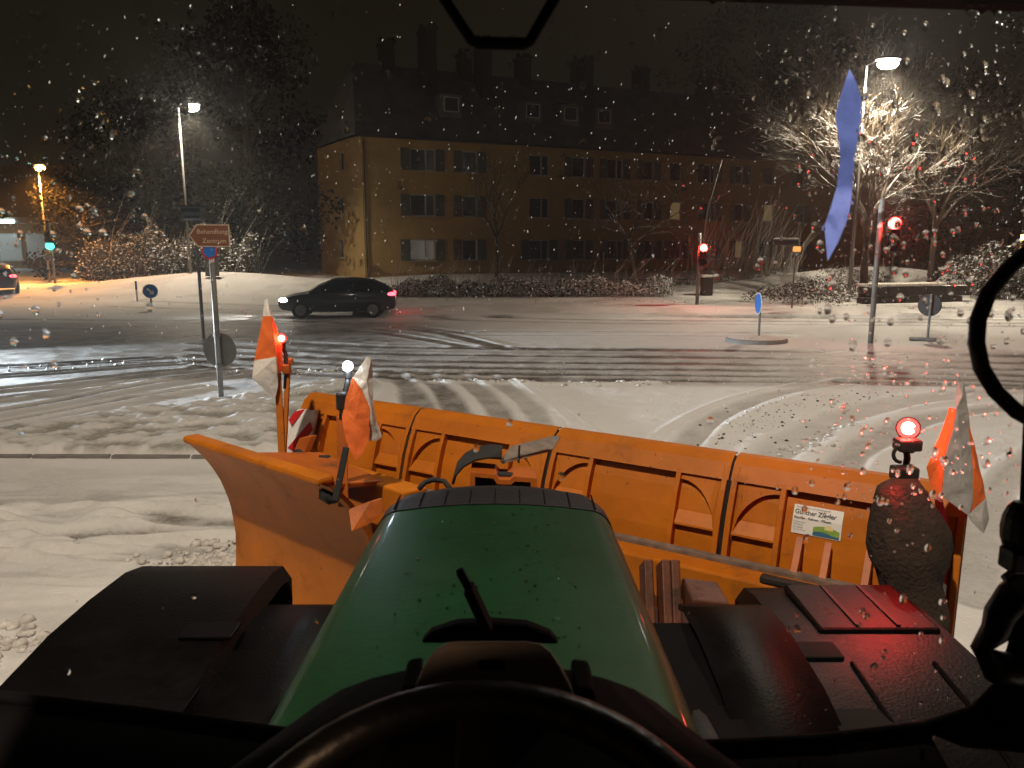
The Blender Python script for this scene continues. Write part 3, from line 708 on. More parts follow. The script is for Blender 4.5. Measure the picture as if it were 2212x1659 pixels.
# ================================================================== signs and signals
def pole(mb, base, top, r=.035): mb.tube([base, top], r, 8)
def disc(mb, c, r, nrm, th=.02, n=28):
    nrm = Vector(nrm).normalized(); ax = Vector((-nrm.y, nrm.x, 0)).normalized(); ay = nrm.cross(ax); ay = -ay if ay.z < 0 else ay
    mb.prism([Vector(c) + ax * r * math.cos(6.2832 * i / n) + ay * r * math.sin(6.2832 * i / n) for i in range(n)], nrm * th); return ax, ay
def text_mesh(body, size, mapf, name, m, parent, align='LEFT', bold=0.0):
    cu = bpy.data.curves.new('t', 'FONT'); cu.body = body; cu.size = size; cu.align_x = align; cu.offset = bold; cu.resolution_u = 3
    to = bpy.data.objects.new('t', cu); COL.objects.link(to); bpy.context.view_layer.update()
    me2 = bpy.data.meshes.new_from_object(to.evaluated_get(bpy.context.evaluated_depsgraph_get()))
    mb = MB(); mb.v = [tuple(mapf(v.co.x, v.co.y)) for v in me2.vertices]; mb.f = [tuple(p.vertices) for p in me2.polygons]; mb.m = [0] * len(mb.f)
    bpy.data.objects.remove(to); return mb.build(name, m, parent, fix=False)
def facing(c): v = Vector((-c[0], -c[1], 0)); return v.normalized()

# blue arrow sign
g = gz(G(328, 671)); root = empty('arrow_sign', g, 'round blue keep right sign with white arrow on a short post', 'road sign'); c = g + Vector((0, 0, .80)); nr = facing(c)
mb = MB(); pole(mb, g + Vector((0, 0, -.1)), g + Vector((0, 0, .9)), .04); mb.build('post', 'pole_grey', root)
mb = MB(); ax, ay = disc(mb, c + nr * .05, .30, nr); sg = mb.build('sign_plate', 'sign_white', root); ax = ax if ax.x > 0 else -ax
mb = MB(); disc(mb, c + nr * .072, .275, nr, .003); mb.build('sign_face', 'sign_blue', sg)
def A(u, v): k = .7071; return c + nr * .079 + ax * ((u * k + v * k)) + ay * (-(u * k) + v * k)
mb = MB(); mb.prism([A(*p) for p in ((-.17, -.035), (.05, -.035), (.05, -.12), (.20, 0), (.05, .12), (.05, .035), (-.17, .035))], nr * .003); mb.build('arrow', 'sign_white', sg)
# blue marker post seen left of it
g = gz(G(297, 655)); root = empty('marker_post', g, 'slim blue and white marker post beside the round arrow sign', 'post')
mb = MB(); mb.tube([g, g + Vector((0, 0, .55))], .045, 8); mb.build('post', 'sign_white', root); mb = MB(); mb.tube([g + Vector((0, 0, .55)), g + Vector((0, 0, .95))], .048, 8); mb.build('cap', 'sign_blue', root)

# pole on the island with the back of a round sign, brown arrow board on top
g = gz(G(478, 862)); root = empty('sign_pole', g, 'grey island pole with back of round sign and brown arrow board', 'road sign')
top = P(457, 492, 13.45); mb = MB(); mb.tube([g + Vector((0, 0, -.2)), Vector((g.x - .0, g.y, top.z))], .048, 10); mb.build('pole', 'pole_grey', root, smooth=True)
c = Vector((g.x, g.y + .08, P(475, 752, 13.6).z)); fwd = Vector((.12, 1, 0)).normalized(); mb = MB(); disc(mb, c, .30, fwd, .015); sb = mb.build('sign_back', 'sign_back', root)
for dz in (.27, -.27):
    mb = MB(); mb.tube([Vector((g.x, g.y, c.z + dz - .03)), Vector((g.x, g.y, c.z + dz + .03))], .062, 10); mb.bar(Vector((g.x - .08, g.y + .06, c.z + dz)), Vector((g.x + .08, g.y + .06, c.z + dz)), .02, .04); mb.build('clamp', 'galv', sb)
mb = MB(); q = c - fwd * .003 + Vector((.17, 0, -.06)); mb.box(q, (.07, .004, .085)); mb.build('sticker', 'sign_white', sb)
zc = P(462, 510, 13.4).z; nr = Vector((.18, -1, 0)).normalized(); ax = Vector((1, .18, 0)).normalized(); c = Vector((g.x + .02, g.y - .07, zc))
def brd(u, v, o): return c + ax * u + Vector((0, 0, v)) + nr * o
shp = [(-.33, 0), (-.20, .185), (.32, .185), (.32, -.185), (-.20, -.185)]
mb = MB(); mb.prism([brd(u, v, 0) for u, v in shp], nr * .02); ab = mb.build('arrow_board', 'sign_cream', root)
mb = MB(); mb.prism([brd(u * .94 + .0, v * .90, .022) for u, v in shp], nr * .003); mb.build('board_face', 'sign_brown', ab)
text_mesh('Behandlungs-', .105, lambda u, v: brd(u - .20, v + .03, .028), 'lettering', 'sign_cream', ab)
text_mesh('Zentrum', .105, lambda u, v: brd(u - .12, v - .12, .028), 'lettering', 'sign_cream', ab)
mb = MB(); disc(mb, (g.x, g.y - .075, zc - .26), .13, nr, .006); ns = mb.build('small_round_sign', 'sign_red', root)
mb = MB(); disc(mb, Vector((g.x, g.y - .075, zc - .26)) + nr * .008, .10, nr, .003); mb.build('small_sign_face', 'sign_blue', ns)
# box sign on mast behind
g = gz(P(432, 620, 22)); root = empty('mast_sign', g, 'weathered rectangular grey sign box above the brown arrow board', 'road sign'); zc = P(428, 462, 22).z
mb = MB(); mb.tube([g, Vector((g.x, g.y, zc + .3))], .05, 8); mb.build('pole', 'pole_grey', root)
mb = MB(); mb.box((g.x, g.y - .1, zc), (.72, .12, .42)); bx = mb.build('sign_box', 'galv', root, bevel=.05)
mb = MB(); mb.box((g.x - .05, g.y - .165, zc + .08), (.5, .01, .1)); mb.box((g.x - .02, g.y - .165, zc - .10), (.42, .01, .06)); mb.build('dark_lettering_bar', 'dark_iron', bx)
# grey cabinet on the pavement
g = gz(G(462, 640)); root = empty('utility_box', g, 'small grey utility cabinet at the foot of the shrub thicket', 'cabinet')
mb = MB(); mb.box(g + Vector((0, 0, .55)), (.62, .4, 1.1)); cb = mb.build('cabinet', 'sign_back', root, bevel=.02); mb = MB(); mb.box(g + Vector((0, 0, 1.13)), (.72, .5, .06)); mb.build('cabinet_lid', 'snow_clod', root, bevel=.02)
mb = MB(); mb.box(g + Vector((0, -.206, .55)), (.5, .012, .9)); mb.build('cabinet_door', 'sign_back', cb)

def signal_head(root, c, nr, lens, i_on, size=.11, col=(1, .04, .03), power=0):
    nr = Vector(nr).normalized(); ax = Vector((-nr.y, nr.x, 0)); mb = MB()
    mb.bar(c + Vector((0, 0, -.45)), c + Vector((0, 0, .45)), .32, .24, up=nr); hd = mb.build('signal_housing', 'black_plastic', root, bevel=.03)
    for k in range(3):
        z = .29 - .29 * k; q = c + Vector((0, 0, z)) + nr * .125; mb = MB()
        M = nr.to_track_quat('Z', 'Y').to_matrix(); mb.ball(q, (size, size, .04), 14, 5, half=True, M=M)
        mb.build('signal_lens', lens if k == i_on else 'cab_black', hd, smooth=True)
        mb = MB(); rows_ = []
        for j in range(13):
            a = math.pi * (j / 12) ; e = ax * math.cos(a) * (size + .02) + Vector((0, 0, math.sin(a) * (size + .02))); rows_.append([q + e, q + e + nr * .18])
        mb.grid(rows_); mb.build('signal_visor', 'black_plastic', hd, solid=.008)
    if power:
        l = lamp('signal_light', 'POINT', c + Vector((0, 0, .29 - .29 * i_on)) + nr * .3, power, col, .08); l.parent = root; l.location = l.location - ORIG[root.name]
# left red signal
g = gz(G(1505, 670)); root = empty('traffic_signal', g, 'traffic signal glowing red on a thin tall mast by the hedge', 'traffic light')
t_ = P(1545, 352, 32.5); mb = MB(); mb.tube([g, Vector((g.x, g.y, 3.2))], .075, 10); mb.tube([Vector((g.x + .1, g.y, 2.4)), Vector((g.x + .28, g.y, 4.2)), Vector((t_.x, g.y, t_.z))], [.03, .026, .02], 6); mb.build('mast', 'pole_grey', root, smooth=True)
c = P(1521, 551, 32.0); signal_head(root, c, (-.42, -.9, 0), 'lens_signal', 0, .16, power=160)
mb = MB()
for k in range(3): mb.box(c + Vector((.33, .1, .22 - k * .22)), (.34, .05, .07))
mb.build('louvre_arm', 'galv', root)
# right red signal
g = gz(G(1880, 742)); root = empty('traffic_signal', g, 'traffic signal with red light on the post beside the traffic island', 'traffic light')
mb = MB(); mb.tube([g + Vector((0, 0, -.1)), Vector((g.x, g.y, P(1905, 480, 21.4).z + .6))], .07, 10); mb.build('mast', 'pole_grey', root, smooth=True)
c = Vector((g.x + .34, g.y - .1, P(1930, 508, 21.4).z)); signal_head(root, c, (-.42, -.9, 0), 'lens_signal', 0, .16, power=110)
mb = MB(); mb.bar(Vector((g.x, g.y, c.z + .3)), c + Vector((0, .1, .3)), .04, .04); mb.bar(Vector((g.x, g.y, c.z - .3)), c + Vector((0, .1, -.3)), .04, .04); mb.build('bracket', 'dark_iron', root)
# street name sign with small amber lamp
g = gz(P(1712, 640, 31)); root = empty('street_name_sign', g, 'long dark street name plate on a post above the snowy bank', 'road sign'); zc = P(1700, 524, 31).z
mb = MB(); mb.tube([g, Vector((g.x, g.y, zc + .25))], .035, 8); mb.build('post', 'pole_grey', root)
mb = MB(); mb.box((g.x - .42, g.y - .06, zc), (1.0, .03, .24)); sp = mb.build('name_plate', 'sign_back', root, bevel=.01)
mb = MB(); mb.box((g.x - .42, g.y - .078, zc), (.94, .006, .17)); mb.build('plate_face', 'dark_iron', sp)
mb = MB(); mb.box((g.x - .42, g.y - .06, zc + .15), (1.02, .05, .05)); mb.build('snow_edge', 'snow_clod', sp, bevel=.015)
q = P(1713, 538, 31); mb = MB(); mb.box((q.x, g.y - .1, q.z), (.28, .16, .2)); mb.build('lamp_box', 'amber', root, bevel=.03)
# waste bin by the left signal
g = gz(G(1525, 655)); root = empty('waste_bin', g, 'small dark bin with snow on top beside the red signal mast', 'bin')
mb = MB(); mb.box(g + Vector((0, 0, .42)), (.5, .45, .84)); mb.build('bin_body', 'dark_iron', root, bevel=.03); mb = MB(); mb.box(g + Vector((0, 0, .9)), (.6, .55, .12)); mb.build('snow_top', 'snow_clod', root, bevel=.04)

# traffic island with side-on blue sign
g = G(1640, 741); root = empty('traffic_island', g, 'low snow covered traffic island with side on blue sign', 'traffic island')
mb = MB(); rows_ = []
for rr_, z in ((1.0, -.05), (1.0, .09), (.93, .12), (.5, .15), (0.01, .16)): rows_.append([Vector((g.x + .0 + math.cos(6.2832 * i / 28) * .85 * rr_, g.y + .25 + math.sin(6.2832 * i / 28) * .75 * rr_, z)) for i in range(28)])
mb.grid(rows_, True); mb.build('island_kerb', 'kerb_stone', root, smooth=True)
mb = MB(); rows_ = [[Vector((v.x, v.y, v.z + .012)) if k else v for v in r_2] for k, r_2 in enumerate(rows_[2:])]; mb.grid(rows_, True); mb.build('island_snow', 'snow_clod', root, smooth=True)
b = Vector((g.x + .07, g.y + .3, .15)); mb = MB(); mb.tube([b, b + Vector((0, 0, 1.25))], .035, 8); mb.build('post', 'pole_grey', root)
mb = MB(); nr = Vector((-.998, .03, 0)).normalized(); disc(mb, b + Vector((0, 0, .92)) + nr * .04, .30, nr, .02); sg = mb.build('sign_plate', 'sign_white', root); mb = MB(); disc(mb, b + Vector((0, 0, .92)) + nr * .064, .28, nr, .004); mb.build('sign_face', 'sign_blue', sg)
# right round sign seen from behind
g = gz(G(2003, 737)); root = empty('round_sign', g, 'dark back of a round sign on a short post with base plate', 'road sign')
mb = MB(); mb.tube([g, g + Vector((0, 0, 1.3))], .035, 8); mb.build('post', 'pole_grey', root)
mb = MB(); disc(mb, g + Vector((0, .05, 1.0)), .31, (.75, .8, 0), .02); mb.build('sign_back', 'dark_iron', root)
mb = MB(); mb.bar(g + Vector((-.45, .12, .05)), g + Vector((.42, -.2, .05)), .16, .09); mb.build('base_plate', 'kerb_stone', root, bevel=.02)

# green signal and lit shop at the far left
g = gz(P(120, 620, 44)); root = empty('traffic_signal', g, 'traffic signal showing green before the lit shop front', 'traffic light')
mb = MB(); mb.tube([g, Vector((g.x, g.y, 4.0))], .07, 8); mb.build('mast', 'pole_grey', root); c = P(108, 520, 43.5); signal_head(root, c, (.3, -.95, 0), 'lens_green', 2, .22)
g = gz(P(60, 600, 66)); root = empty('shop_building', g, 'orange lit building with white strip lights under its canopy', 'building')
z0 = g.z; mb = MB(); mb.box((g.x - 4, g.y + 5, z0 + 4.2), (17, 8, 9)); mb.build('wall', 'brown_wall', root)
mb = MB(); mb.box((g.x - 4, g.y - .2, z0 + 4.0), (14, 4, .45)); mb.build('canopy', 'concrete', root)
for k in range(4):
    mb = MB(); mb.box((g.x - 7.6 + k * 2.5, g.y - 2.25, z0 + 3.9 + .0), (1.7, .14, .26)); mb.build('strip_lamp', 'strip_light', root)
for k in range(5):
    mb = MB(); mb.box((g.x - 9 + k * 2.4, g.y + .96, z0 + 1.8), (2.0, .06, 2.4)); wn = mb.build('shop_window', 'window_frame', root)
    mb = MB(); mb.box((g.x - 9 + k * 2.4, g.y + .925, z0 + 1.8), (1.85, .03, 2.2)); mb.build('pane', 'lit_curtain_white', wn)
l = lamp('canopy_light', 'POINT', (g.x - 3.0, g.y - 2.0, z0 + 3.2), 140, (.75, .95, 1), .3); l.parent = root; l.location = l.location - ORIG[root.name]

# ================================================================== cars
def make_car(name, label, loc, rz, paint, on=True, group=None, beam=260, bcol=(1, .95, .88)):
    root = empty(name, (0, 0, 0), label, 'car', group); Lh, Wd = 2.15, .87
    # nose at +x ; stations: x, half width, sill z, shoulder z, roof z (or None), roof half width
    st = [(-2.15, .70, .42, .78, .80, .66), (-2.05, .80, .32, .92, .98, .70), (-1.75, .85, .28, .95, 1.22, .64), (-1.3, .87, .26, .95, 1.42, .60), (-.6, .88, .24, .94, 1.48, .60), (.1, .88, .24, .93, 1.45, .60),
          (.55, .88, .24, .92, 1.28, .62), (1.05, .87, .25, .90, .96, .72), (1.6, .84, .27, .84, .88, .66), (2.0, .76, .32, .72, .76, .60), (2.15, .62, .42, .62, .64, .52)]
    rows_ = []
    for x, w_, s0, s1, rt, rw_ in st:
        rows_.append([Vector((x, y, z)) for y, z in ((-w_ * .92, s0), (-w_, (s0 + s1) / 2), (-w_ * .97, s1), (-rw_, rt - .05), (-rw_ * .6, rt), (0, rt + .02), (rw_ * .6, rt), (rw_, rt - .05), (w_ * .97, s1), (w_, (s0 + s1) / 2), (w_ * .92, s0))])
    mb = MB(); mb.grid(rows_); n = 11
    mb.f += [tuple(range(n)), tuple(range((len(st) - 1) * n, len(st) * n))]; mb.f += [(i * n, (i + 1) * n, (i + 1) * n + n - 1, i * n + n - 1) for i in range(len(st) - 1)]; mb.m += [0] * (len(mb.f) - len(mb.m))
    body = mb.build('body', paint, root, smooth=True, bevel=.02)
    for sgn in (-1, 1):
        for pts in (((-1.35, 1.0), (-.62, 1.0), (-.62, 1.36), (-1.1, 1.34)), ((-.55, 1.0), (.62, 1.0), (.1, 1.36), (-.55, 1.37))):
            q = MB(); q.prism([Vector((x, sgn * (.865 - (z - .95) * .56), z)) for x, z in pts], (0, sgn * .012, 0)); q.build('side_window', 'car_glass', root)
        for x in (-1.3, 1.32):
            q = MB(); q.tube([(x, sgn * .72, .32), (x, sgn * .90, .32)], .32, 20); wl = q.build('wheel', 'tyre', root, smooth=False, bevel=.03)
            q = MB(); q.tube([(x, sgn * .895, .32), (x, sgn * .912, .32)], .20, 16); q.build('rim', 'rim', wl)
        q = MB(); q.ball((1.90, sgn * .64, .68), (.22, .18, .085), 12, 6); q.build('headlight', 'head_light' if on else 'car_glass', root, smooth=True)
        q = MB(); q.ball((-1.98, sgn * .68, .88), (.19, .19, .08), 12, 6); q.build('tail_light', 'tail_light' if on else 'red_stripe', root, smooth=True)
        q = MB(); q.ball((.62, sgn * .98, 1.0), (.09, .1, .07), 8, 5); q.build('side_mirror', paint, root, smooth=True)
    q = MB(); q.prism([Vector((.62, -.58, 1.26)), Vector((.62, .58, 1.26)), Vector((1.06, .68, .985)), Vector((1.06, -.68, .985))], (.006, 0, .012)); q.build('windscreen', 'car_glass', root)
    q = MB(); q.prism([Vector((-1.76, -.60, 1.235)), Vector((-1.76, .60, 1.235)), Vector((-2.04, .66, 1.0)), Vector((-2.04, -.66, 1.0))], (-.006, 0, .012)); q.build('rear_window', 'car_glass', root)
    if on:
        for sgn in (-1, 1):
            l = lamp('headlight_beam', 'SPOT', (2.2, sgn * .58, .66), beam, bcol, .06, (8, sgn * .7, 0), 60, .6); l.parent = root
        l = lamp('tail_glow', 'POINT', (-2.35, 0, .85), 9, (1, .05, .06), .15); l.parent = root
    root.location = loc; root.rotation_euler = (0, 0, rz); return root
g = gz(G(705, 684)); make_car('passing_car', 'dark hatchback crossing the junction with white headlights and red tail lights', (g.x + .5, g.y, g.z), R(188), 'car_paint')
g = gz(P(-6, 590, 40)); make_car('distant_car', 'car with glowing red tail lights driving away below the lit shop', (g.x, g.y, g.z), R(122), 'car_paint')
make_car('waiting_car', 'car waiting in the left lane whose headlights silver the ruts', (-19.5, 17.2, 0), R(-2), 'car_paint', beam=15000, bcol=(.78, .9, 1))

# ================================================================== THE SNOW PLOUGH
PA = Vector((-1.57, 5.64, 0)); PB = Vector((1.83, 3.45, 0)); PE = (PB - PA).normalized(); PN = Vector((-PE.y, PE.x, 0))      # PN points ahead of the plough
PO = PA + PE * .065; SEG = 1.0625
def prof(z):
    return float(np.interp(z, (.30, .5, .8, 1.05, 1.3, 1.46, 1.52), (-.04, -.12, -.18, -.17, -.10, -.02, .03)))
def B(lx, z, proud=0.0): return PO + PE * lx + PN * (prof(z) - proud) + Vector((0, 0, z))
def blade_hit(x, y):
    r3 = ray(x, y); o3 = Vector((0, 0, CAM_H)); yy = -.1
    for _ in range(8):
        t = ((PO + PN * yy - o3).dot(PN)) / r3.dot(PN); p = o3 + r3 * t; yy = prof(p.z)
    return (p - PO).dot(PE), p.z
plow = empty('snow_plough', (0, 4.5, 0), 'raised orange snow plough with ribbed blade, side wing, flags and marker lamps', 'snow plough')
ZP = [.32, .42, .55, .7, .85, 1.0, 1.12, 1.24, 1.34, 1.42, 1.48, 1.52]
for sgm in range(4):
    x0, x1 = sgm * SEG + .007, (sgm + 1) * SEG - .007
    mb = MB(); back = [[B(x, z) for z in ZP] for x in np.linspace(x0, x1, 5)]; front = [[B(x, z, -.03) for z in ZP] for x in np.linspace(x0, x1, 5)]
    mb.grid(back); mb.grid(front)
    for k in (0, 4): mb.grid([back[k], front[k]])
    mb.grid([[r_2[-1] for r_2 in back], [r_2[-1] for r_2 in front]]); mb.grid([[r_2[0] for r_2 in back], [r_2[0] for r_2 in front]])
    so_ = mb.build('blade_segment', 'orange', plow)
    def strip(x, w_, z0, z1, pr, name, mt='orange'):
        zs = [z for z in np.linspace(z0, z1, 10)]; q = MB(); c = [[B(x - w_ / 2, z, -.002) for z in zs], [B(x - w_ / 2, z, pr) for z in zs], [B(x + w_ / 2, z, pr) for z in zs], [B(x + w_ / 2, z, -.002) for z in zs]]
        q.grid(c); q.add([c[0][-1], c[1][-1], c[2][-1], c[3][-1]], [(0, 1, 2, 3)]); q.add([c[0][0], c[1][0], c[2][0], c[3][0]], [(0, 1, 2, 3)])
        return q.build(name, mt, so_, bevel=.004)
    strip(x0 + .265, .028, .45, 1.44, .05, 'rib'); strip(x1 - .265, .028, .45, 1.44, .05, 'rib')
    strip(x0 + .020, .03, .45, 1.49, .055, 'edge_flange'); strip(x1 - .020, .03, .45, 1.49, .055, 'edge_flange')
    # top flange
    q = MB(); q.grid([[B(x, 1.425, -.002), B(x, 1.425, .05), B(x, 1.50, .05), B(x, 1.535, .01), B(x, 1.535, -.04)] for x in np.linspace(x0, x1, 5)]); q.build('top_flange', 'orange', so_, solid=.004)
    # arched gussets
    for sg_ in (0, 1):
        xa, xb = (x0 + .038, x0 + .25) if sg_ == 0 else (x1 - .038, x1 - .25)
        q = MB(); tp, bt, tpb, btb = [], [], [], []
        for i in range(11):
            f = i / 10; x = xa + (xb - xa) * f; zb = 1.14 + .25 * math.sin(math.acos(1 - f)) if f < 1 else 1.39
            tp.append(B(x, 1.43, .032)); bt.append(B(x, zb, .032)); tpb.append(B(x, 1.43, -.002)); btb.append(B(x, zb, -.002))
        q.grid([tp, bt, btb]); q.build('arch_gusset', 'orange', so_)
        xm = (xa + xb) / 2; wd = abs(xb - xa); q = MB()
        q.add([B(xm + sx * wd / 2, z, pr) for sx in (-1, 1) for z, pr in ((1.235, -.002), (1.175, .034), (1.165, .034), (1.160, -.002))], [(0, 1, 5, 4), (1, 2, 6, 5), (2, 3, 7, 6), (0, 3, 2, 1), (4, 5, 6, 7)]); q.build('fold_ledge', 'orange', so_)
    # black rubber seam
    if sgm < 3:
        q = MB(); q.grid([[B(x1 + dx, z, pr) for z in ZP] for dx, pr in ((-.004, .035), (.007, .045), (.018, .035))]); q.build('seam_rubber', 'rubber', so_)
# cutting edge
q = MB(); q.grid([[B(x, .33, .015), B(x, .12, -.03), B(x, .12, -.06), B(x, .33, -.05)] for x in np.linspace(0, 4 * SEG, 9)]); q.build('cutting_edge', 'dark_iron', plow, solid=.006)
# rear cross beam
def Lp(lx, ly, z): return PO + PE * lx + PN * ly + Vector((0, 0, z))
q = MB(); q.bar(Lp(.35, -.34, .955), Lp(3.95, -.34, .955), .17, .2); q.build('cross_beam', 'orange', plow, bevel=.012)
q = MB(); q.bar(Lp(.3, -.265, 1.066), Lp(3.95, -.265, 1.066), .05, .02); q.build('beam_edge', 'rust_plate', plow)
for lx in (3.55, 3.68, 3.86):
    q = MB(); q.prism([Lp(lx, -.26, 1.07), Lp(lx, -.16, 1.07), Lp(lx, -.16, 1.22)], PE * .03); q.build('beam_gusset', 'orange_frame', plow)
q = MB(); q.bar(Lp(3.45, -.40, 1.075), Lp(3.75, -.40, 1.075), .05, .03); q.build('hinge_block', 'dark_iron', plow, bevel=.005)
q = MB(); q.tube([Lp(.2, -.27, 1.10), Lp(.9, -.27, 1.10), Lp(1.5, -.28, 1.095), Lp(2.0, -.3, 1.09)], .014, 8); q.build('hydraulic_pipe', 'rust_plate', plow, smooth=True)
# push frame between blade and tractor
for x_ in (1395, 1432, 1452):
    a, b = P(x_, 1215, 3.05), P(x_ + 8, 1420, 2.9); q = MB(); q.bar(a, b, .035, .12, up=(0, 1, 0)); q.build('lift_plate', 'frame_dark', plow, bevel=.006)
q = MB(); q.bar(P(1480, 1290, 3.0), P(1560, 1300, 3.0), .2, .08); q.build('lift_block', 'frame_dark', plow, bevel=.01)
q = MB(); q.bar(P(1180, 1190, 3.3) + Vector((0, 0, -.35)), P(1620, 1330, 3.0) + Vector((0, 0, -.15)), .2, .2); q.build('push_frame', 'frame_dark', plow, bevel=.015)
q = MB(); q.bar(Lp(3.9, -.05, .9), Lp(3.95, -.10, .35), .09, .06); q.build('end_strut', 'orange_frame', plow, bevel=.008)
# centre: bracket, tongue and plate above the hood
q = MB(); c0 = P(1085, 1040, 3.15)
fr = [P(1016, 1020, 3.2), P(1070, 1026, 3.2), P(1078, 1036, 3.2), P(1102, 1037, 3.2), P(1110, 1030, 3.2), P(1160, 1034, 3.2), P(1160, 1075, 3.2), P(1148, 1075, 3.2), P(1146, 1042, 3.2), P(1112, 1040, 3.2), P(1104, 1047, 3.2), P(1074, 1046, 3.2), P(1066, 1034, 3.2), P(1026, 1030, 3.2), P(1026, 1075, 3.2), P(1015, 1075, 3.2)]
q.prism(fr, (0, .16, 0)); q.build('channel_bracket', 'orange_frame', plow)
q = MB(); q.prism([P(1020, 1080, 3.24), P(1160, 1080, 3.24), P(1160, 1028, 3.24), P(1020, 1022, 3.24)], (0, .04, 0)); q.build('bracket_recess', 'dark_iron', plow)
q = MB(); q.prism([P(1078, 996, 3.3), P(1178, 970, 3.55), P(1196, 971, 3.6), P(1192, 975, 3.6), P(1085, 1003, 3.3)], (.05, .22, .01)); q.build('grey_plate', 'rust_plate', plow, bevel=.004)
q = MB(); q.grid([[P(x_, y_, 3.25) + Vector((0, dy, 0)) for dy in (0, .1, .2)] for x_, y_ in ((978, 1046), (984, 1026), (1000, 1008), (1024, 994), (1054, 988), (1084, 990))]); q.build('rubber_tongue', 'rubber', plow, smooth=True, solid=.012)
q = MB(); q.tube([P(905, 1056, 3.1), P(918, 1042, 3.12), P(938, 1036, 3.15), P(960, 1040, 3.15), P(974, 1058, 3.1)], .011, 8); q.build('hose', 'rubber', plow, smooth=True)
q = MB(); q.tube([P(1120, 1000, 3.4), P(1122, 962, 3.4)], .005, 6); q.build('guide_pin', 'dark_iron', plow)

# side wing, smooth mouldboard turned toward the cab
WL_ = Vector((-1.91, 4.35, 0)); WR_ = Vector((-.90, 3.49, 0)); WE = (WR_ - WL_).normalized(); WN = Vector((WE.y, -WE.x, 0)); WLEN = (WR_ - WL_).length
if WN.dot(Vector((-1, -1, 0))) < 0: WN = -WN
def wprof(z): return float(np.interp(z, (.25, .45, .65, .85, 1.05, 1.22, 1.36, 1.47, 1.5), (-.17, -.235, -.275, -.285, -.262, -.205, -.125, -.03, 0)))
def Wp(lx, z, o=0): return WL_ + WE * lx + WN * (wprof(z) + o) + Vector((0, 0, z))
zw = list(np.linspace(.25, 1.5, 22)); mb = MB()
fa = [[Wp(x, z) for z in zw] for x in np.linspace(0, WLEN + .06, 8)]; fb = [[Wp(x, z, -.03) for z in zw] for x in np.linspace(0, WLEN + .06, 8)]
mb.grid(fa); mb.grid(fb)
for k in (0, 7): mb.grid([fa[k], fb[k]])
mb.grid([[r_2[0] for r_2 in fa], [r_2[0] for r_2 in fb]])
wing = mb.build('side_wing', 'orange', plow, smooth=True)
wing.modifiers.new('es', 'EDGE_SPLIT').split_angle = R(50)
q = MB(); q.bar(Wp(-.01, 1.5, -.045), Wp(WLEN - .02, 1.5, -.045), .10, .045); q.build('wing_lip', 'orange', plow, bevel=.018)
q = MB(); q.bar(Wp(.05, .27, -.02), Wp(WLEN, .27, -.02), .03, .2); q.build('wing_edge', 'dark_iron', plow)
# carrier behind the wing: deck, beam and fold plate
d0 = Wp(.62, 1.46, -.22)
q = MB(); q.prism([Wp(.45, 1.455, -.05), Wp(WLEN, 1.455, -.05), Wp(WLEN, 1.40, -.30), Wp(.62, 1.40, -.42)], (0, 0, .03)); q.build('wing_deck', 'orange_frame', plow, bevel=.008)
q = MB(); q.bar(P(640, 1000, 4.75), P(900, 1088, 3.75), .14, .14); q.build('carrier_beam', 'orange', plow, bevel=.012)
q = MB(); q.prism([P(628, 990, 4.55), P(657, 978, 4.6), P(672, 942, 4.65), P(646, 946, 4.6)], (.03, .05, 0)); q.build('fold_lug', 'orange_frame', plow, bevel=.006)
q = MB(); q.tube([P(612, 992, 4.5), P(650, 990, 4.5), P(700, 1004, 4.4), P(745, 1024, 4.2)], [.028, .03, .022, .014], 10); q.tube([P(690, 1000, 4.35), P(712, 1000, 4.35)], .045, 10); q.tube([P(640, 982, 4.5), P(660, 998, 4.45)], .04, 10); q.build('hydraulic_cylinder', 'rubber', plow, smooth=True)
q = MB(); q.prism([P(752, 1100, 3.6), P(800, 1082, 3.65), P(800, 1120, 3.6), P(758, 1150, 3.5)], (.05, .06, 0)); q.build('stay_plate', 'orange_frame', plow, bevel=.006)
q = MB(); q.bar(P(700, 1062, 3.75), P(722, 1075, 3.7), .06, .06); q.tube([P(700, 1060, 3.7), P(726, 1078, 3.65)], .025, 8); q.build('latch', 'rubber', plow, smooth=True)

# red and white warning panel on the far blade end
wp = MB(); wpf = [(632, 962), (640, 905), (660, 880), (702, 884), (690, 938), (660, 985)]
lz = [blade_hit(*p) for p in wpf]
mb = MB(); mb.prism([B(a, b, .075) for a, b in lz], PN * .02); pnl = mb.build('warning_panel', 'white_stripe', plow)
mb = MB(); lz = [blade_hit(*p) for p in ((640, 962), (686, 908), (693, 925), (656, 972))]; mb.prism([B(a, b, .082) for a, b in lz], PN * .006); mb.build('red_stripe', 'red_stripe', pnl)
mb = MB(); lz = [blade_hit(*p) for p in ((642, 902), (655, 885), (676, 880), (648, 915))]; mb.prism([B(a, b, .082) for a, b in lz], PN * .006); mb.build('red_stripe', 'red_stripe', pnl)

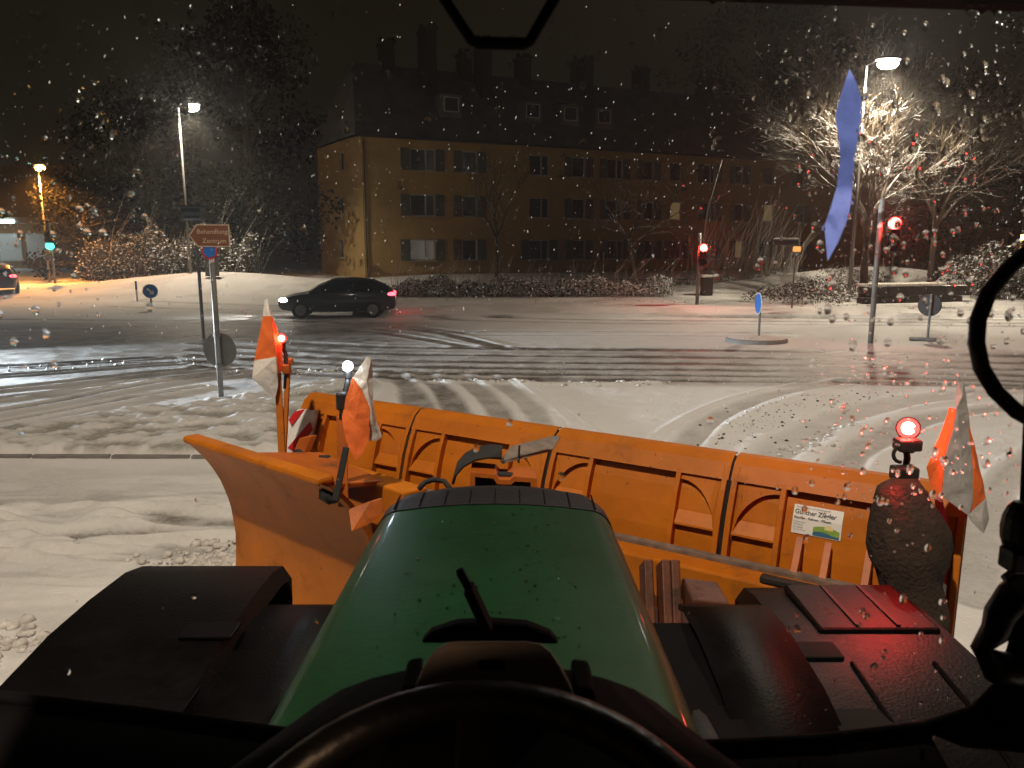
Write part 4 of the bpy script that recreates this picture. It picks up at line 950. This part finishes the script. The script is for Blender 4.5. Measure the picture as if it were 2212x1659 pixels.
# company sticker
cs = [blade_hit(*p) for p in ((1718, 1089), (1824, 1104), (1816, 1166), (1708, 1151))]
sx0, sx1 = (cs[0][0] + cs[3][0]) / 2, (cs[1][0] + cs[2][0]) / 2; sz1, sz0 = (cs[0][1] + cs[1][1]) / 2, (cs[2][1] + cs[3][1]) / 2
SW, SH = sx1 - sx0, sz1 - sz0
def S(u, v, o=.004): return B(sx0 + u * SW, sz0 + v * SH, o)
def patch(pts, m, name, par, o):
    mb = MB(); mb.add([S(u, v, o) for u, v in pts], [tuple(range(len(pts)))]); return mb.build(name, m, par, fix=False)
mb = MB(); mb.grid([[S(u, v, .004) for v in np.linspace(0, 1, 8)] for u in (0, 1)]); stk = mb.build('company_sticker', 'sticker_white', plow, solid=.001)
def txt(body, h, u, v, m, bold=0.0, wid=None):
    k = h * SH / .7; text_mesh(body, k, lambda a, b: S(u + a / SW * (wid or 1), v + b / SH, .0065), 'lettering', m, stk, bold=bold)
txt('Für eine saubere und sichere Umwelt', .055, .05, .905, 'ink')
txt('Günther Ziegler', .155, .03, .70, 'ink', .0006)
txt('Räumen · Kehren · Pflegen', .085, .03, .54, 'ink', .0003)
for k, s3 in enumerate(('Winterdienst', 'Kehrdienst', 'Grünpflege', 'Tel. Fax Mobil')): txt(s3, .055, .03, .40 - k * .095, 'ink_grey')
n = 14
hill = [(.44 + .53 * i / n, .30 + .09 * math.sin(3.3 * i / n + .3) + (.03 if i > 9 else 0)) for i in range(n + 1)]
patch([(.44, .04), (.97, .04)] + hill[::-1], 'ink_green', 'hill_print', stk, .006)
patch([(.44, .04), (.97, .04)] + [(.44 + .53 * i / n, .15 + .05 * math.sin(5 * i / n)) for i in range(n + 1)][::-1], 'ink_blue', 'water_print', stk, .0072)
patch([(.75 + .09 * math.cos(a), .31 + .15 * math.sin(a)) for a in np.linspace(-.2, math.pi + .2, 14)], 'ink_sun', 'sun_print', stk, .0066)

# flags: stiff cloth on the posts
def flag(polys, mats, name='warning_flag'):
    mb = MB()
    for k, pts in polys:
        mb.cur = k; q = [P(*p) for p in pts]; c = sum(q, Vector()) / len(q) + Vector((0, -.012, 0)); n = len(q); fine = []
        mb.add(q + [c], [(i, (i + 1) % n, n) for i in range(n)])
    o = mb.build(name, mats, plow, fix=False); s2 = o.modifiers.new('sub', 'SUBSURF'); s2.subdivision_type = 'SIMPLE'; s2.levels = s2.render_levels = 3
    tx = bpy.data.textures.new('ripple', 'CLOUDS'); tx.noise_scale = .09
    dm = o.modifiers.new('ripple', 'DISPLACE'); dm.texture = tx; dm.strength = .022; dm.texture_coords = 'GLOBAL'; dm.direction = 'Y'
    sm = o.modifiers.new('solid', 'SOLIDIFY'); sm.thickness = .004
    return o
t1 = 5.0
flag([(1, [(572, 649, t1), (578, 645, t1), (584, 683, t1 - .04), (569, 683, t1)]), (0, [(569, 683, t1), (584, 683, t1 - .04), (592, 735, t1 - .05), (597, 771, t1 - .03), (550, 779, t1 + .04)]),
      (0, [(584, 683, t1 - .04), (590, 690, t1 + .02), (608, 745, t1 + .03), (611, 800, t1 + .04), (600, 806, t1), (597, 771, t1 - .03), (592, 735, t1 - .05)]), (1, [(584, 683, t1 - .04), (581, 664, t1), (600, 715, t1 + .05), (590, 690, t1 + .02)]),
      (1, [(550, 779, t1 + .04), (597, 771, t1 - .03), (599, 806, t1), (546, 817, t1 + .03)]), (2, [(546, 817, t1 + .03), (599, 806, t1), (601, 835, t1), (594, 862, t1 - .02), (575, 845, t1)])], ['flag_orange', 'flag_white', 'flag_grey'])
t2 = 3.68
flag([(1, [(793, 771, t2), (801, 776, t2), (803, 800, t2 + .02), (806, 878, t2 + .02), (800, 884, t2 - .02), (780, 840, t2 - .03), (763, 815, t2)]), (0, [(763, 815, t2), (780, 840, t2 - .03), (800, 884, t2 - .02), (796, 951, t2), (783, 978, t2), (770, 996, t2), (754, 968, t2 + .02), (744, 930, t2 + .03), (740, 900, t2 + .04), (748, 860, t2 + .03)]),
      (1, [(806, 878, t2 + .02), (812, 910, t2 + .03), (824, 944, t2 + .04), (815, 951, t2 + .03), (797, 952, t2 + .02), (800, 884, t2 - .02)])], ['flag_orange', 'flag_white', 'flag_grey'])
t3 = 3.2
flag([(2, [(2070, 826, t3), (2080, 824, t3), (2084, 846, t3), (2088, 884, t3), (2066, 884, t3 - .02), (2064, 850, t3)]), (0, [(2053, 881, t3), (2066, 884, t3 - .02), (2056, 930, t3 - .02), (2040, 990, t3 - .02), (2034, 1072, t3 - .01), (2016, 1069, t3 + .02), (2008, 1040, t3 + .03), (2000, 1009, t3 + .03), (2030, 945, t3 + .02)]),
      (2, [(2066, 884, t3 - .02), (2088, 884, t3), (2098, 960, t3 + .01), (2100, 1085, t3), (2090, 1112, t3), (2034, 1072, t3 - .01), (2040, 990, t3 - .02), (2056, 930, t3 - .02)]), (0, [(2088, 884, t3), (2093, 921, t3 + .02), (2112, 1000, t3 + .03), (2128, 1076, t3 + .03), (2090, 1112, t3), (2100, 1085, t3), (2098, 960, t3 + .01)]),
      (2, [(2128, 1076, t3 + .03), (2134, 1120, t3 + .03), (2124, 1152, t3), (2100, 1128, t3), (2090, 1112, t3)])], ['flag_orange', 'flag_grey', 'flag_grey'])
# posts
q = MB(); q.bar(P(609, 985, 4.98), P(600, 806, 5.05), .045, .012, up=(0, -1, 0)); q.build('flag_post', 'orange', plow, bevel=.003)
q = MB(); q.bar(P(613, 985, 5.0), P(622, 806, 5.08), .03, .03, up=(0, -1, 0)); q.build('flag_post', 'orange', plow, bevel=.003)
q = MB(); q.bar(P(742, 1095, 3.74), P(738, 900, 3.76), .05, .012, up=(0, -1, 0)); q.build('flag_post', 'orange_frame', plow, bevel=.003)
q = MB(); q.bar(P(724, 1082, 3.6), P(748, 966, 3.64), .03, .012, up=(0, -1, 0)); q.build('rubber_stay', 'rubber', plow, bevel=.003)
def marker(x, y, t, r_px, lens, core, down, col, power, name='marker_lamp', toward=None):
    c = P(x, y, t); r = r_px / F * t; mb = MB(); nr = (Vector((0, 0, CAM_H)) - c).normalized(); M = nr.to_track_quat('Z', 'Y').to_matrix()
    mb.tube([c - nr * r * 1.2, c - nr * r * .2], r * 1.15, 16); mb.tube([c + Vector((0, 0, -r * .9)) - nr * r * .6, c + Vector((0, 0, -r * 2.4)) - nr * r * .6], r * .8, 10)
    hs = mb.build(name, 'dark_iron', plow, bevel=.004)
    mb = MB(); mb.ball(c - nr * r * .2, (r, r, r * .9), 16, 8, half=True, M=M); mb.build('lens', lens, hs, smooth=True)
    if core:
        mb = MB(); mb.ball(c + nr * r * .62, (r * .62, r * .62, r * .4), 14, 6, M=M); mb.build('lens_core', core, hs, smooth=True)
    prev = c + Vector((0, 0, -r * 2.2)) - nr * r * .6
    mb = MB(); mb.tube([prev] + [P(*p) for p in down], .014, 8); mb.build('lamp_bracket', 'dark_iron', hs, smooth=True)
    l = lamp('marker_light', 'POINT', c + nr * (r * 1.6), power, col, .03); l.parent = plow; l.location = l.location - ORIG[plow.name]
    return hs
marker(608, 731, 5.04, 10, 'lens_red', 'lens_red_core', [(616, 760, 5.08), (619, 790, 5.08), (616, 840, 5.06)], (1, .04, .03), 1.2)
marker(751, 791, 3.74, 11, 'lens_white', None, [(750, 830, 3.76), (740, 868, 3.76), (738, 905, 3.76)], (.7, .87, 1), 3)
hs = marker(1962, 925, 3.25, 22, 'lens_red', 'lens_red_core', [(1960, 990, 3.25), (1952, 1030, 3.25), (1950, 1080, 3.3)], (1, .035, .03), 6)
c = P(1962, 925, 3.25); l = lamp('marker_beam', 'SPOT', c + Vector((-.09, -.12, -.02)), 46, (1, .03, .025), .03, (1.34, 2.72, 1.30), 56, .7); l.parent = plow; l.location = l.location - ORIG[plow.name]
q = MB(); c = P(1948, 981, 3.22); q.tube(arc(c, .035, R(90), R(270), 10), .008, 8); q.build('cable_loop', 'rubber', hs, smooth=True)
q = MB(); q.box(P(1953, 1022, 3.22), (.10, .07, .06)); q.build('clamp', 'dark_iron', hs, bevel=.01); q = MB(); q.box(P(1960, 960, 3.22), (.10, .07, .05)); q.build('clamp', 'dark_iron', hs, bevel=.01)
mb = MB(); mb.box(P(620, 797, 5.05), (.05, .05, .06)); mb.build('clamp', 'orange_frame', plow, bevel=.008); mb = MB(); mb.box(P(628, 780, 5.05), (.03, .04, .04)); mb.build('clamp', 'orange_frame', plow, bevel=.008)
mb = MB(); mb.box(P(738, 866, 3.73), (.05, .05, .09)); mb.build('clamp', 'dark_iron', plow, bevel=.012)
# sacking bundle on the right end, striped end marker
rr = random.Random(2); rows_ = []
zs = [(1955, 1035, .05), (1945, 1052, .085), (1950, 1080, .11), (1958, 1110, .135), (1964, 1145, .155), (1966, 1180, .16), (1964, 1210, .15), (1962, 1230, .13), (1968, 1260, .12), (1985, 1320, .115), (1985, 1400, .105), (1978, 1470, .09)]
for x_, y_, rd in zs:
    c = P(x_, y_, 3.18); rows_.append([c + Vector((math.cos(6.2832 * i / 22) * rd * (1 + .10 * math.sin(3 * i + y_ * .05) + rr.uniform(-.05, .05)), math.sin(6.2832 * i / 22) * rd * .8, 0)) for i in range(22)])
mb = MB(); mb.grid(rows_, True); mb.f += [tuple(range(22)), tuple(range(11 * 22, 12 * 22))]; mb.m += [0, 0]; mb.build('sacking_bundle', 'sacking', plow, smooth=True)
mp = [P(2036, 1080, 3.36), P(2054, 1150, 3.34), P(2044, 1260, 3.3), P(2028, 1420, 3.24), P(2012, 1420, 3.24), P(2020, 1260, 3.3), P(2024, 1150, 3.34), P(2022, 1080, 3.36)]
mb = MB(); mb.prism(mp, (.01, .03, 0)); em = mb.build('end_marker', 'red_stripe', plow)
for y0, y1 in ((1150, 1185), (1262, 1330)):
    mb = MB(); xs_ = lambda y_: float(np.interp(y_, (1080, 1150, 1260, 1420), (2034, 2051, 2042, 2026))); mb.prism([P(xs_(y0), y0, 3.3), P(xs_(y1), y1, 3.27), P(xs_(y1) - 22, y1 - 12, 3.27), P(xs_(y0) - 22, y0 - 14, 3.3)], (0, -.012, 0)); mb.build('white_stripe', 'white_stripe', em)

# ================================================================== THE TRACTOR (we sit in its cab)
tr = empty('tractor', (0, 1.2, 0), 'green tractor seen from its cab, bonnet, black mudguards, steering wheel and screen', 'tractor')
HX = -.055
def hood_row(y, hw, ztop, crown=.03, rnd=.085, zbot=1.05):
    pts = [(-hw - .03, zbot), (-hw - .02, ztop - .30), (-hw, ztop - rnd - .04)]
    for i in range(7):
        a = math.pi - math.pi / 2 * (i + 1) / 7; pts.append((-hw + rnd + rnd * math.cos(a), ztop - crown - rnd + rnd * math.sin(a) * 1.0 + crown * .3))
    for f in (-.6, -.3, 0): pts.append((hw * f * .95, ztop - crown * (f * f)))
    full = pts + [(-x, z) for x, z in pts[-2::-1]]
    return [Vector((HX + x, y, z)) for x, z in full]
hy = [(.72, .405, 1.80), (1.0, .402, 1.81), (1.4, .395, 1.815), (1.8, .386, 1.812), (2.15, .38, 1.806), (2.33, .377, 1.80)]
mb = MB(); mb.grid([hood_row(*h) for h in hy]); mb.build('bonnet', 'hood_green', tr, smooth=True, fix=True)
fr_ = [(2.332, .379, 1.802), (2.42, .374, 1.804), (2.50, .35, 1.802), (2.555, .31, 1.792), (2.595, .26, 1.76), (2.615, .235, 1.67), (2.62, .23, 1.5)]
mb = MB(); mb.grid([hood_row(*h) for h in fr_]); gr_ = mb.build('bonnet_nose', 'black_plastic', tr, smooth=True)
for k in range(9):
    x = HX - .32 + .08 * k; mb = MB(); mb.tube([(x, 2.345, 1.801 - .028 * ((x - HX) / .37) ** 2), (x, 2.42, 1.803 - .028 * ((x - HX) / .37) ** 2), (x, 2.48, 1.801 - .028 * ((x - HX) / .37) ** 2)], .003, 5); mb.build('nose_groove', 'cab_black', gr_)
mb = MB(); mb.prism([Vector((HX - .23, 2.615, 1.1)), Vector((HX + .23, 2.615, 1.1)), Vector((HX + .23, 2.615, 1.6)), Vector((HX - .23, 2.615, 1.6))], (0, -.05, 0)); mb.build('grille', 'black_plastic', tr)
# water beads on the bonnet
rr = random.Random(12); mb = MB()
for _ in range(520):
    y = rr.uniform(1.0, 2.44); x = rr.uniform(-.30, .30); hw = np.interp(y, [h[0] for h in hy], [h[1] for h in hy]); zt = float(np.interp(y, [h[0] for h in hy], [h[2] for h in hy])) - .035 * (x / hw) ** 2 - (.004 if abs(x) > .22 else 0)
    s = .0012 + .0042 * rr.random() ** 2; mb.ball((HX + x, y, zt - s * .2), (s, s * rr.uniform(1, 1.8), s * .8), 6, 3)
o = mb.build('water_bead', 'water_drop', tr, smooth=True); o['kind'] = 'stuff'
# mudguards and front wheels
ARC = [(2.92, 1.14), (2.955, 1.24), (2.93, 1.325), (2.80, 1.355), (2.55, 1.365), (2.3, 1.36), (2.05, 1.33), (1.8, 1.26), (1.6, 1.14), (1.5, 1.0)]
for sg_ in (-1, 1):
    xo, xi = sg_ * 1.52, sg_ * .90
    arcp = [(y, z) for y, z in ARC] if sg_ < 0 else [(y - .05, z - .07) for y, z in ARC]
    root_rows = [[Vector((x, y, z - (.05 if k in (0, 4) else 0))) for k, x in enumerate((xo + sg_ * .0, xo - sg_ * .03, (xo + xi) / 2, xi + sg_ * .03, xi))] for y, z in arcp]
    mb = MB(); mb.grid(root_rows); fd = mb.build('mudguard', 'fender_plastic', tr, smooth=True, solid=.02); fd.modifiers.new('es', 'EDGE_SPLIT').split_angle = R(35)
    mb = MB(); mb.grid([[Vector((x, y, z)) for x in (sg_ * .93, sg_ * .75, sg_ * .62)] for y, z in [(2.68, 1.28), (2.6, 1.31), (2.4, 1.325), (2.1, 1.30), (1.8, 1.22), (1.55, 1.05)]]); mb.build('inner_guard', 'fender_plastic', tr, smooth=True, solid=.02)
    if sg_ > 0:
        mb = MB(); mb.box((1.26, 2.62, 1.303), (.42, .36, .03)); pt_ = mb.build('mudguard_plate', 'fender_plastic', fd, bevel=.012)
        for k in (-.07, .07):
            mb = MB(); mb.bar((1.26 + k, 2.46, 1.321), (1.26 + k, 2.78, 1.319), .014, .008); mb.build('plate_rib', 'black_plastic', pt_)
    for k in (1.08, 1.34) if sg_ > 0 else ():
        mb = MB(); mb.tube([(sg_ * k, y, z + .012) for y, z in arcp[5:9]], .008, 6); mb.build('mudguard_rib', 'fender_plastic', fd)
    for k, (x, y) in enumerate(((.98, 2.32), (1.0, 1.98))):
        mb = MB(); mb.box((sg_ * x, y, float(np.interp(-y, [-p[0] for p in arcp], [p[1] for p in arcp])) + .014), (.17, .10 if k == 0 else .2, .012)); mb.build('reflector_plate', 'dull_plate' if sg_ > 0 else 'fender_plastic', fd, bevel=.004)
    c = Vector((sg_ * 1.2, 2.28, .62)); mb = MB(); mb.tube([c - Vector((.24, 0, 0)), c - Vector((.2, 0, 0)), c + Vector((.2, 0, 0)), c + Vector((.24, 0, 0))], [.50, .58, .58, .50], 28); tw_ = mb.build('front_wheel', 'tyre', tr)
    mb = MB()
    for k in range(18):
        a = 6.2832 * k / 18; p0 = c + Vector((.01, math.cos(a) * .60, math.sin(a) * .60)); p1 = c + Vector((.23 if k % 2 else -.23, math.cos(a + .25) * .59, math.sin(a + .25) * .59)); mb.bar(p0, p1, .05, .05, up=(0, math.cos(a), math.sin(a)))
    mb.build('tread_lug', 'tyre', tw_)
    mb = MB(); mb.tube([c - Vector((.25, 0, 0)), c + Vector((.25, 0, 0))], .30, 20); mb.build('rim', 'dark_iron', tw_)
mb = MB(); mb.box((HX, 2.2, .75), (.55, 1.0, .5)); mb.build('front_axle_block', 'dark_iron', tr, bevel=.04)
for sg_ in (-1, 1):
    mb = MB(); mb.box((sg_ * .58 + HX, 1.55, 1.0), (.36, 2.1, .56)); mb.build('side_tank', 'cab_black', tr, bevel=.05)
    mb = MB(); mb.box((sg_ * .52 + HX, 2.35, 1.2), (.14, .3, .12)); mb.build('bracket_block', 'dark_iron', tr, bevel=.02)
mb = MB(); mb.tube([(.45, 1.35, 1.35), (.52, 1.8, 1.32), (.55, 2.2, 1.2)], .03, 10); mb.build('air_hose', 'rubber', tr, smooth=True)
mb = MB(); mb.box((HX, .2, .85), (.62, 1.9, .7)); mb.build('chassis', 'dark_iron', tr, bevel=.04)
for sg_ in (-1, 1):
    c = Vector((sg_ * .95, -1.15, .86)); mb = MB(); mb.tube([c - Vector((.27, 0, 0)), c - Vector((.22, 0, 0)), c + Vector((.22, 0, 0)), c + Vector((.27, 0, 0))], [.72, .85, .85, .72], 32); rwh = mb.build('rear_wheel', 'tyre', tr)
    mb = MB(); mb.tube([c - Vector((.28, 0, 0)), c + Vector((.28, 0, 0))], .45, 20); mb.build('rim', 'dark_iron', rwh)
# cab shell
mb = MB(); mb.box((0, -.42, 2.93), (1.62, 2.3, .16)); mb.build('cab_roof', 'cab_black', tr, bevel=.04)
mb = MB(); mb.box((0, -1.52, 1.95), (1.5, .08, 1.8)); mb.build('cab_rear', 'cab_black', tr)
mb = MB(); mb.box((0, -.5, 1.05), (1.4, 2.0, .12)); mb.build('cab_floor', 'cab_black', tr)
mb = MB(); mb.box((0, -.75, 1.6), (.55, .55, .16)); mb.box((0, -1.02, 1.95), (.5, .12, .75)); mb.build('driver_seat', 'cab_black', tr, bevel=.05)
for sg_ in (-1, 1):
    mb = MB(); mb.box((sg_ * .78, -1.45, 1.95), (.06, .1, 1.8)); mb.build('rear_pillar', 'cab_black', tr)
# header above the screen (sags to the right as photographed), visor frame
mb = MB(); mb.prism([P(1240, -6, .80), P(1500, 2, .80), P(2212, 26, .80), P(2420, 34, .80), P(2420, -120, .80), P(1240, -120, .80)], (0, -.03, 0)); mb.build('header_trim', 'cab_black', tr)
mb = MB(); pa = [P(938, -40, .60), P(962, 0, .60), P(1020, 89, .60), P(1032, 93, .60), P(1132, 95, .60), P(1144, 90, .60), P(1196, 0, .60), P(1218, -40, .60)]
mb.tube(pa, [.0045, .0045, .0042, .0047, .0047, .0042, .0045, .0045], 10); mb.build('hatch_handle', 'cab_black', tr, smooth=True)
# lower screen frame / dash edge following the curved glass
sill = [(-260, 1478), (0, 1510), (320, 1546), (640, 1592), (900, 1620), (1200, 1628), (1465, 1618), (1760, 1604), (2000, 1576), (2110, 1540), (2170, 1480), (2196, 1400), (2212, 1290), (2222, 1100), (2236, 800), (2250, 400), (2262, 0), (2266, -60)]
pts = [P(x, y, float(np.interp(y, (0, 1620), (.82, .96)))) for x, y in sill]
mb = MB(); mb.tube(pts, .010, 10); mb.build('screen_seal', 'cab_black', tr, smooth=True)
mb = MB(); mb.grid([[p + Vector((0, .0, -.002)), p + Vector((0, -.06, -.02)), p + Vector((0, -.30, -.12)), p + Vector((0, -.36, -.5))] for p in pts[:9]]); mb.build('dashboard', 'cab_black', tr, smooth=True, solid=.01)
mb = MB(); mb.grid([[p + Vector((.0, 0, 0)), p + Vector((.03, -.03, 0)), p + Vector((.12, -.05, 0))] for p in pts[8:]]); mb.build('screen_pillar', 'cab_black', tr, smooth=True, solid=.012)
# grab bar at the right, mirror fittings
mb = MB(); mb.tube([P(2290, 500, .78), P(2232, 532, .78), P(2180, 578, .78), P(2135, 632, .78), P(2113, 690, .78), P(2109, 740, .78), P(2120, 795, .78), P(2150, 845, .78), P(2195, 888, .78), P(2260, 925, .78)], .0080, 12); mb.build('grab_bar', 'cab_trim', tr, smooth=True)
mb = MB(); mb.ball(P(2196, 1140, .9), (.016, .02, .034), 12, 8); mb.box(P(2192, 1208, .9), (.022, .03, .026)); mb.bar(P(2180, 1240, .9), P(2230, 1290, .9), .02, .02); mb.build('mirror_joint', 'cab_trim', tr, bevel=.003)
mb = MB(); mb.tube([P(2225, 1260, .92), P(2190, 1290, .92), P(2160, 1330, .92), P(2150, 1365, .92), P(2120, 1400, .92), P(2150, 1440, .92), P(2230, 1455, .92)], [.02, .020, .018, .016, .012, .02, .02], 10); mb.build('mirror_arm', 'cab_trim', tr, smooth=True)
# instrument housing with slot
t_ = .66; shp = [(893, 1500), (900, 1470), (918, 1428), (938, 1402), (962, 1386), (990, 1383), (1140, 1383), (1168, 1388), (1190, 1404), (1214, 1440), (1232, 1475), (1244, 1506)]
hs_ = MB(); hs_.prism([P(x, y, t_) for x, y in shp], (0, .06, -.055)); ih = hs_.build('instrument_housing', 'dash_grey', tr, bevel=.004)
mb = MB(); mb.prism([P(1062 + 30 * math.copysign(abs(math.cos(a)) ** .5, math.cos(a)), 1436 + 10 * math.copysign(abs(math.sin(a)) ** .6, math.sin(a)), t_ - .0015) for a in np.linspace(0, 6.2832, 24, endpoint=False)], (0, -.0015, 0)); mb.build('slot', 'cab_black', ih)
mb = MB(); mb.prism([P(x, y, t_ + .01) for x, y in ((1244, 1485), (1282, 1490), (1290, 1520), (1240, 1520))], (0, .05, 0)); mb.build('housing_shoulder', 'cab_black', ih, bevel=.003); mb = MB(); mb.prism([P(x, y, t_ + .01) for x, y in ((860, 1512), (866, 1488), (900, 1480), (900, 1515))], (0, .05, 0)); mb.build('housing_shoulder', 'cab_black', ih, bevel=.003)
mb = MB(); mb.box(P(642, 1642, .56), (.022, .006, .004)); mb.build('indicator_lamp', 'amber', tr, bevel=.001)
l = lamp('dash_light', 'POINT', P(700, 1640, .50), .12, (1, .62, .35), .02); l.parent = tr; l.location = l.location - ORIG[tr.name]
# steering wheel and column
ap = P(1045, 1512, .60); tl = R(27); dv = Vector((0, -math.cos(tl), -math.sin(tl))); cw = ap + dv * .19; ux = Vector((1, 0, 0))
mb = MB(); ring = [cw + ux * .19 * math.cos(a) + (-dv) * .19 * math.sin(a) for a in np.linspace(0, 6.2832, 61)]; mb.tube(ring, .015, 12, cap=False); sw_ = mb.build('steering_wheel', 'cab_trim', tr, smooth=True)
mb = MB(); nrm = ux.cross(-dv).normalized(); nrm = nrm if nrm.z > 0 else -nrm
mb.tube([cw - nrm * .05, cw - nrm * .01], .06, 16)
for a in (R(90), R(210), R(330)): mb.bar(cw - nrm * .03, cw + ux * .185 * math.cos(a) + (-dv) * .185 * math.sin(a), .04, .012, up=nrm)
mb.build('wheel_hub', 'cab_black', sw_, bevel=.003)
mb = MB(); rows_ = []
for k, (dy, rx, dz) in enumerate(((.20, .17, -.02), (.12, .24, -.035), (.0, .29, -.07), (-.15, .30, -.14), (-.3, .30, -.2))):
    rows_.append([ap + Vector((math.cos(a) * rx, dy - .1, dz - .05 + math.sin(a) * .07 - .03)) for a in np.linspace(0, math.pi, 15)])
mb.grid(rows_); mb.build('column_cowl', 'cab_black', tr, smooth=True, solid=.008)
# wiper
mb = MB(); mb.prism([P(x, y, .985) for x, y in ((905, 1392), (930, 1368), (985, 1350), (1060, 1346), (1140, 1352), (1190, 1372), (1210, 1394))], (0, .03, -.005)); wm = mb.build('wiper_motor_cover', 'cab_black', tr, bevel=.006)
mb = MB(); mb.bar(P(1056, 1362, .975), P(1012, 1268, .965), .030, .012); mb.bar(P(1016, 1276, .965), P(992, 1232, .958), .014, .01); mb.build('wiper_arm', 'cab_black', tr, bevel=.002)
# work lights on the roof edge
for x_ in (-.62, .62):
    mb = MB(); mb.box((x_, .76, 2.97), (.14, .09, .10)); wk = mb.build('work_light', 'cab_black', tr, bevel=.015)
# screen pane and its drops
mb = MB(); mb.grid([[Vector((x, y, z)) for x in (-.95, 0, .78)] for y, z in ((.885, 1.95), (.855, 2.4), (.835, 2.86))]); pane = mb.build('windscreen', 'clear_pane', tr, fix=False)
rr = random.Random(77); mb = MB()
def drop(x, z, s, el=1.0):
    y = float(np.interp(z, (1.95, 2.4, 2.86), (.885, .855, .835))) + .001
    n, k = 10, 4; h = s * .20; rows2 = []
    for i in range(k):
        q = 1 - i / k; rows2.append([Vector((x + s * q * math.cos(6.2832 * j / n), y + h * (1 - q * q), z + s * el * q * math.sin(6.2832 * j / n))) for j in range(n)])
    b0 = len(mb.v); mb.grid(rows2, True); tp = len(mb.v); mb.v.append((x, y + h, z)); 
    b1_ = len(mb.v); mb.v += mb.v[b0:b0 + n]
    mb.f += [(b0 + (k - 1) * n + j, b0 + (k - 1) * n + (j + 1) % n, tp) for j in range(n)] + [tuple(b1_ + j for j in range(n - 1, -1, -1))]; mb.m += [0] * (n + 1)
def dens(x, z):                                    # the wiper keeps the middle clear
    d = math.hypot(x + .03, (z - 2.05) * 1.0); 
    if x > .33: return 1.0
    if d < .60: return .05
    return .12 + .88 * min(1, max(0, (d - .60) / .16))
cnt = 0
while cnt < 2200:
    x, z = rr.uniform(-.68, .72), rr.uniform(1.98, 2.85)
    if rr.random() > dens(x, z) * (1.0 if (x > .2 and z > 2.3) else .8 if (z > 2.5 and x < -.25) else .5 if z > 2.55 else .22): continue
    s = .0009 + .0042 * rr.random() ** 3.2; drop(x, z, s, rr.uniform(1, 1.5)); cnt += 1
o = mb.build('water_drop', 'water_drop', tr, smooth=True, fix=False); o.data.flip_normals(); o['kind'] = 'stuff'; o['label'] = 'scattered water drops on the outside of the screen'
# reflection of a blue display in the screen, built as a glowing strip
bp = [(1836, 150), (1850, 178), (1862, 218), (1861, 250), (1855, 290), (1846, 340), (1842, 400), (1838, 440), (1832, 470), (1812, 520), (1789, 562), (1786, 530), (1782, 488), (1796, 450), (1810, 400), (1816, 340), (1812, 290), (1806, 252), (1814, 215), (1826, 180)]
mb = MB(); mb.prism([P(x, y, .86) for x, y in bp], (0, .002, 0)); tag(mb.build('reflection_strip', 'blue_reflection'), 'wavy pointed blue reflection in the screen, built as a glowing strip', 'reflection')

# ================================================================== falling snow, as single flakes
rr = random.Random(99); mb = MB()
for _ in range(2600):
    y = 7 + 24 * rr.random(); x = rr.uniform(-.75, .75) * (y + 1); z = rr.uniform(.2, 5.5)
    s = rr.uniform(.003, .008) * (1 + .03 * y); d = Vector((rr.gauss(.25, .25), rr.gauss(0, .2), 1)).normalized(); a = d.orthogonal().normalized(); b = d.cross(a)
    L = s * rr.uniform(1, 2.6); c = Vector((x, y, z))
    mb.add([c + d * L, c - d * L, c + a * s, c - a * s, c + b * s, c - b * s], [(0, 2, 4), (0, 4, 3), (0, 3, 5), (0, 5, 2), (1, 4, 2), (1, 3, 4), (1, 5, 3), (1, 2, 5)])
o = mb.build('falling_snow', 'snow_flake', fix=False); o['kind'] = 'stuff'; o['label'] = 'falling snowflakes drifting through the night air'

# ================================================================== snowy night air
def haze_mat():
    m = bpy.data.materials.new('haze_air'); m.use_nodes = True; M_['haze_air'] = m; t = m.node_tree; t.nodes.clear()
    v = t.nodes.new('ShaderNodeVolumePrincipled'); v.inputs['Color'].default_value = (.9, .88, .85, 1); v.inputs['Density'].default_value = HAZE; v.inputs['Anisotropy'].default_value = .78
    o_ = t.nodes.new('ShaderNodeOutputMaterial'); t.links.new(v.outputs[0], o_.inputs['Volume'])
HAZE = .0024
haze_mat()
mb = MB(); mb.box((0, 300, 14.5), (2100, 1500, 34)); hz = mb.build('haze', 'haze_air'); hz['kind'] = 'stuff'; hz['label'] = 'thin snowy haze filling the night air'

for o in list(COL.objects):
    g_ = {'street lamp': 'street lamps around the junction', 'traffic light': 'traffic signals at the junction', 'car': 'cars at the junction', 'tree': 'trees beyond the road', 'shrub': 'bushes beyond the road'}.get(o.get('category'))
    if g_ and o.parent is None: o['group'] = g_
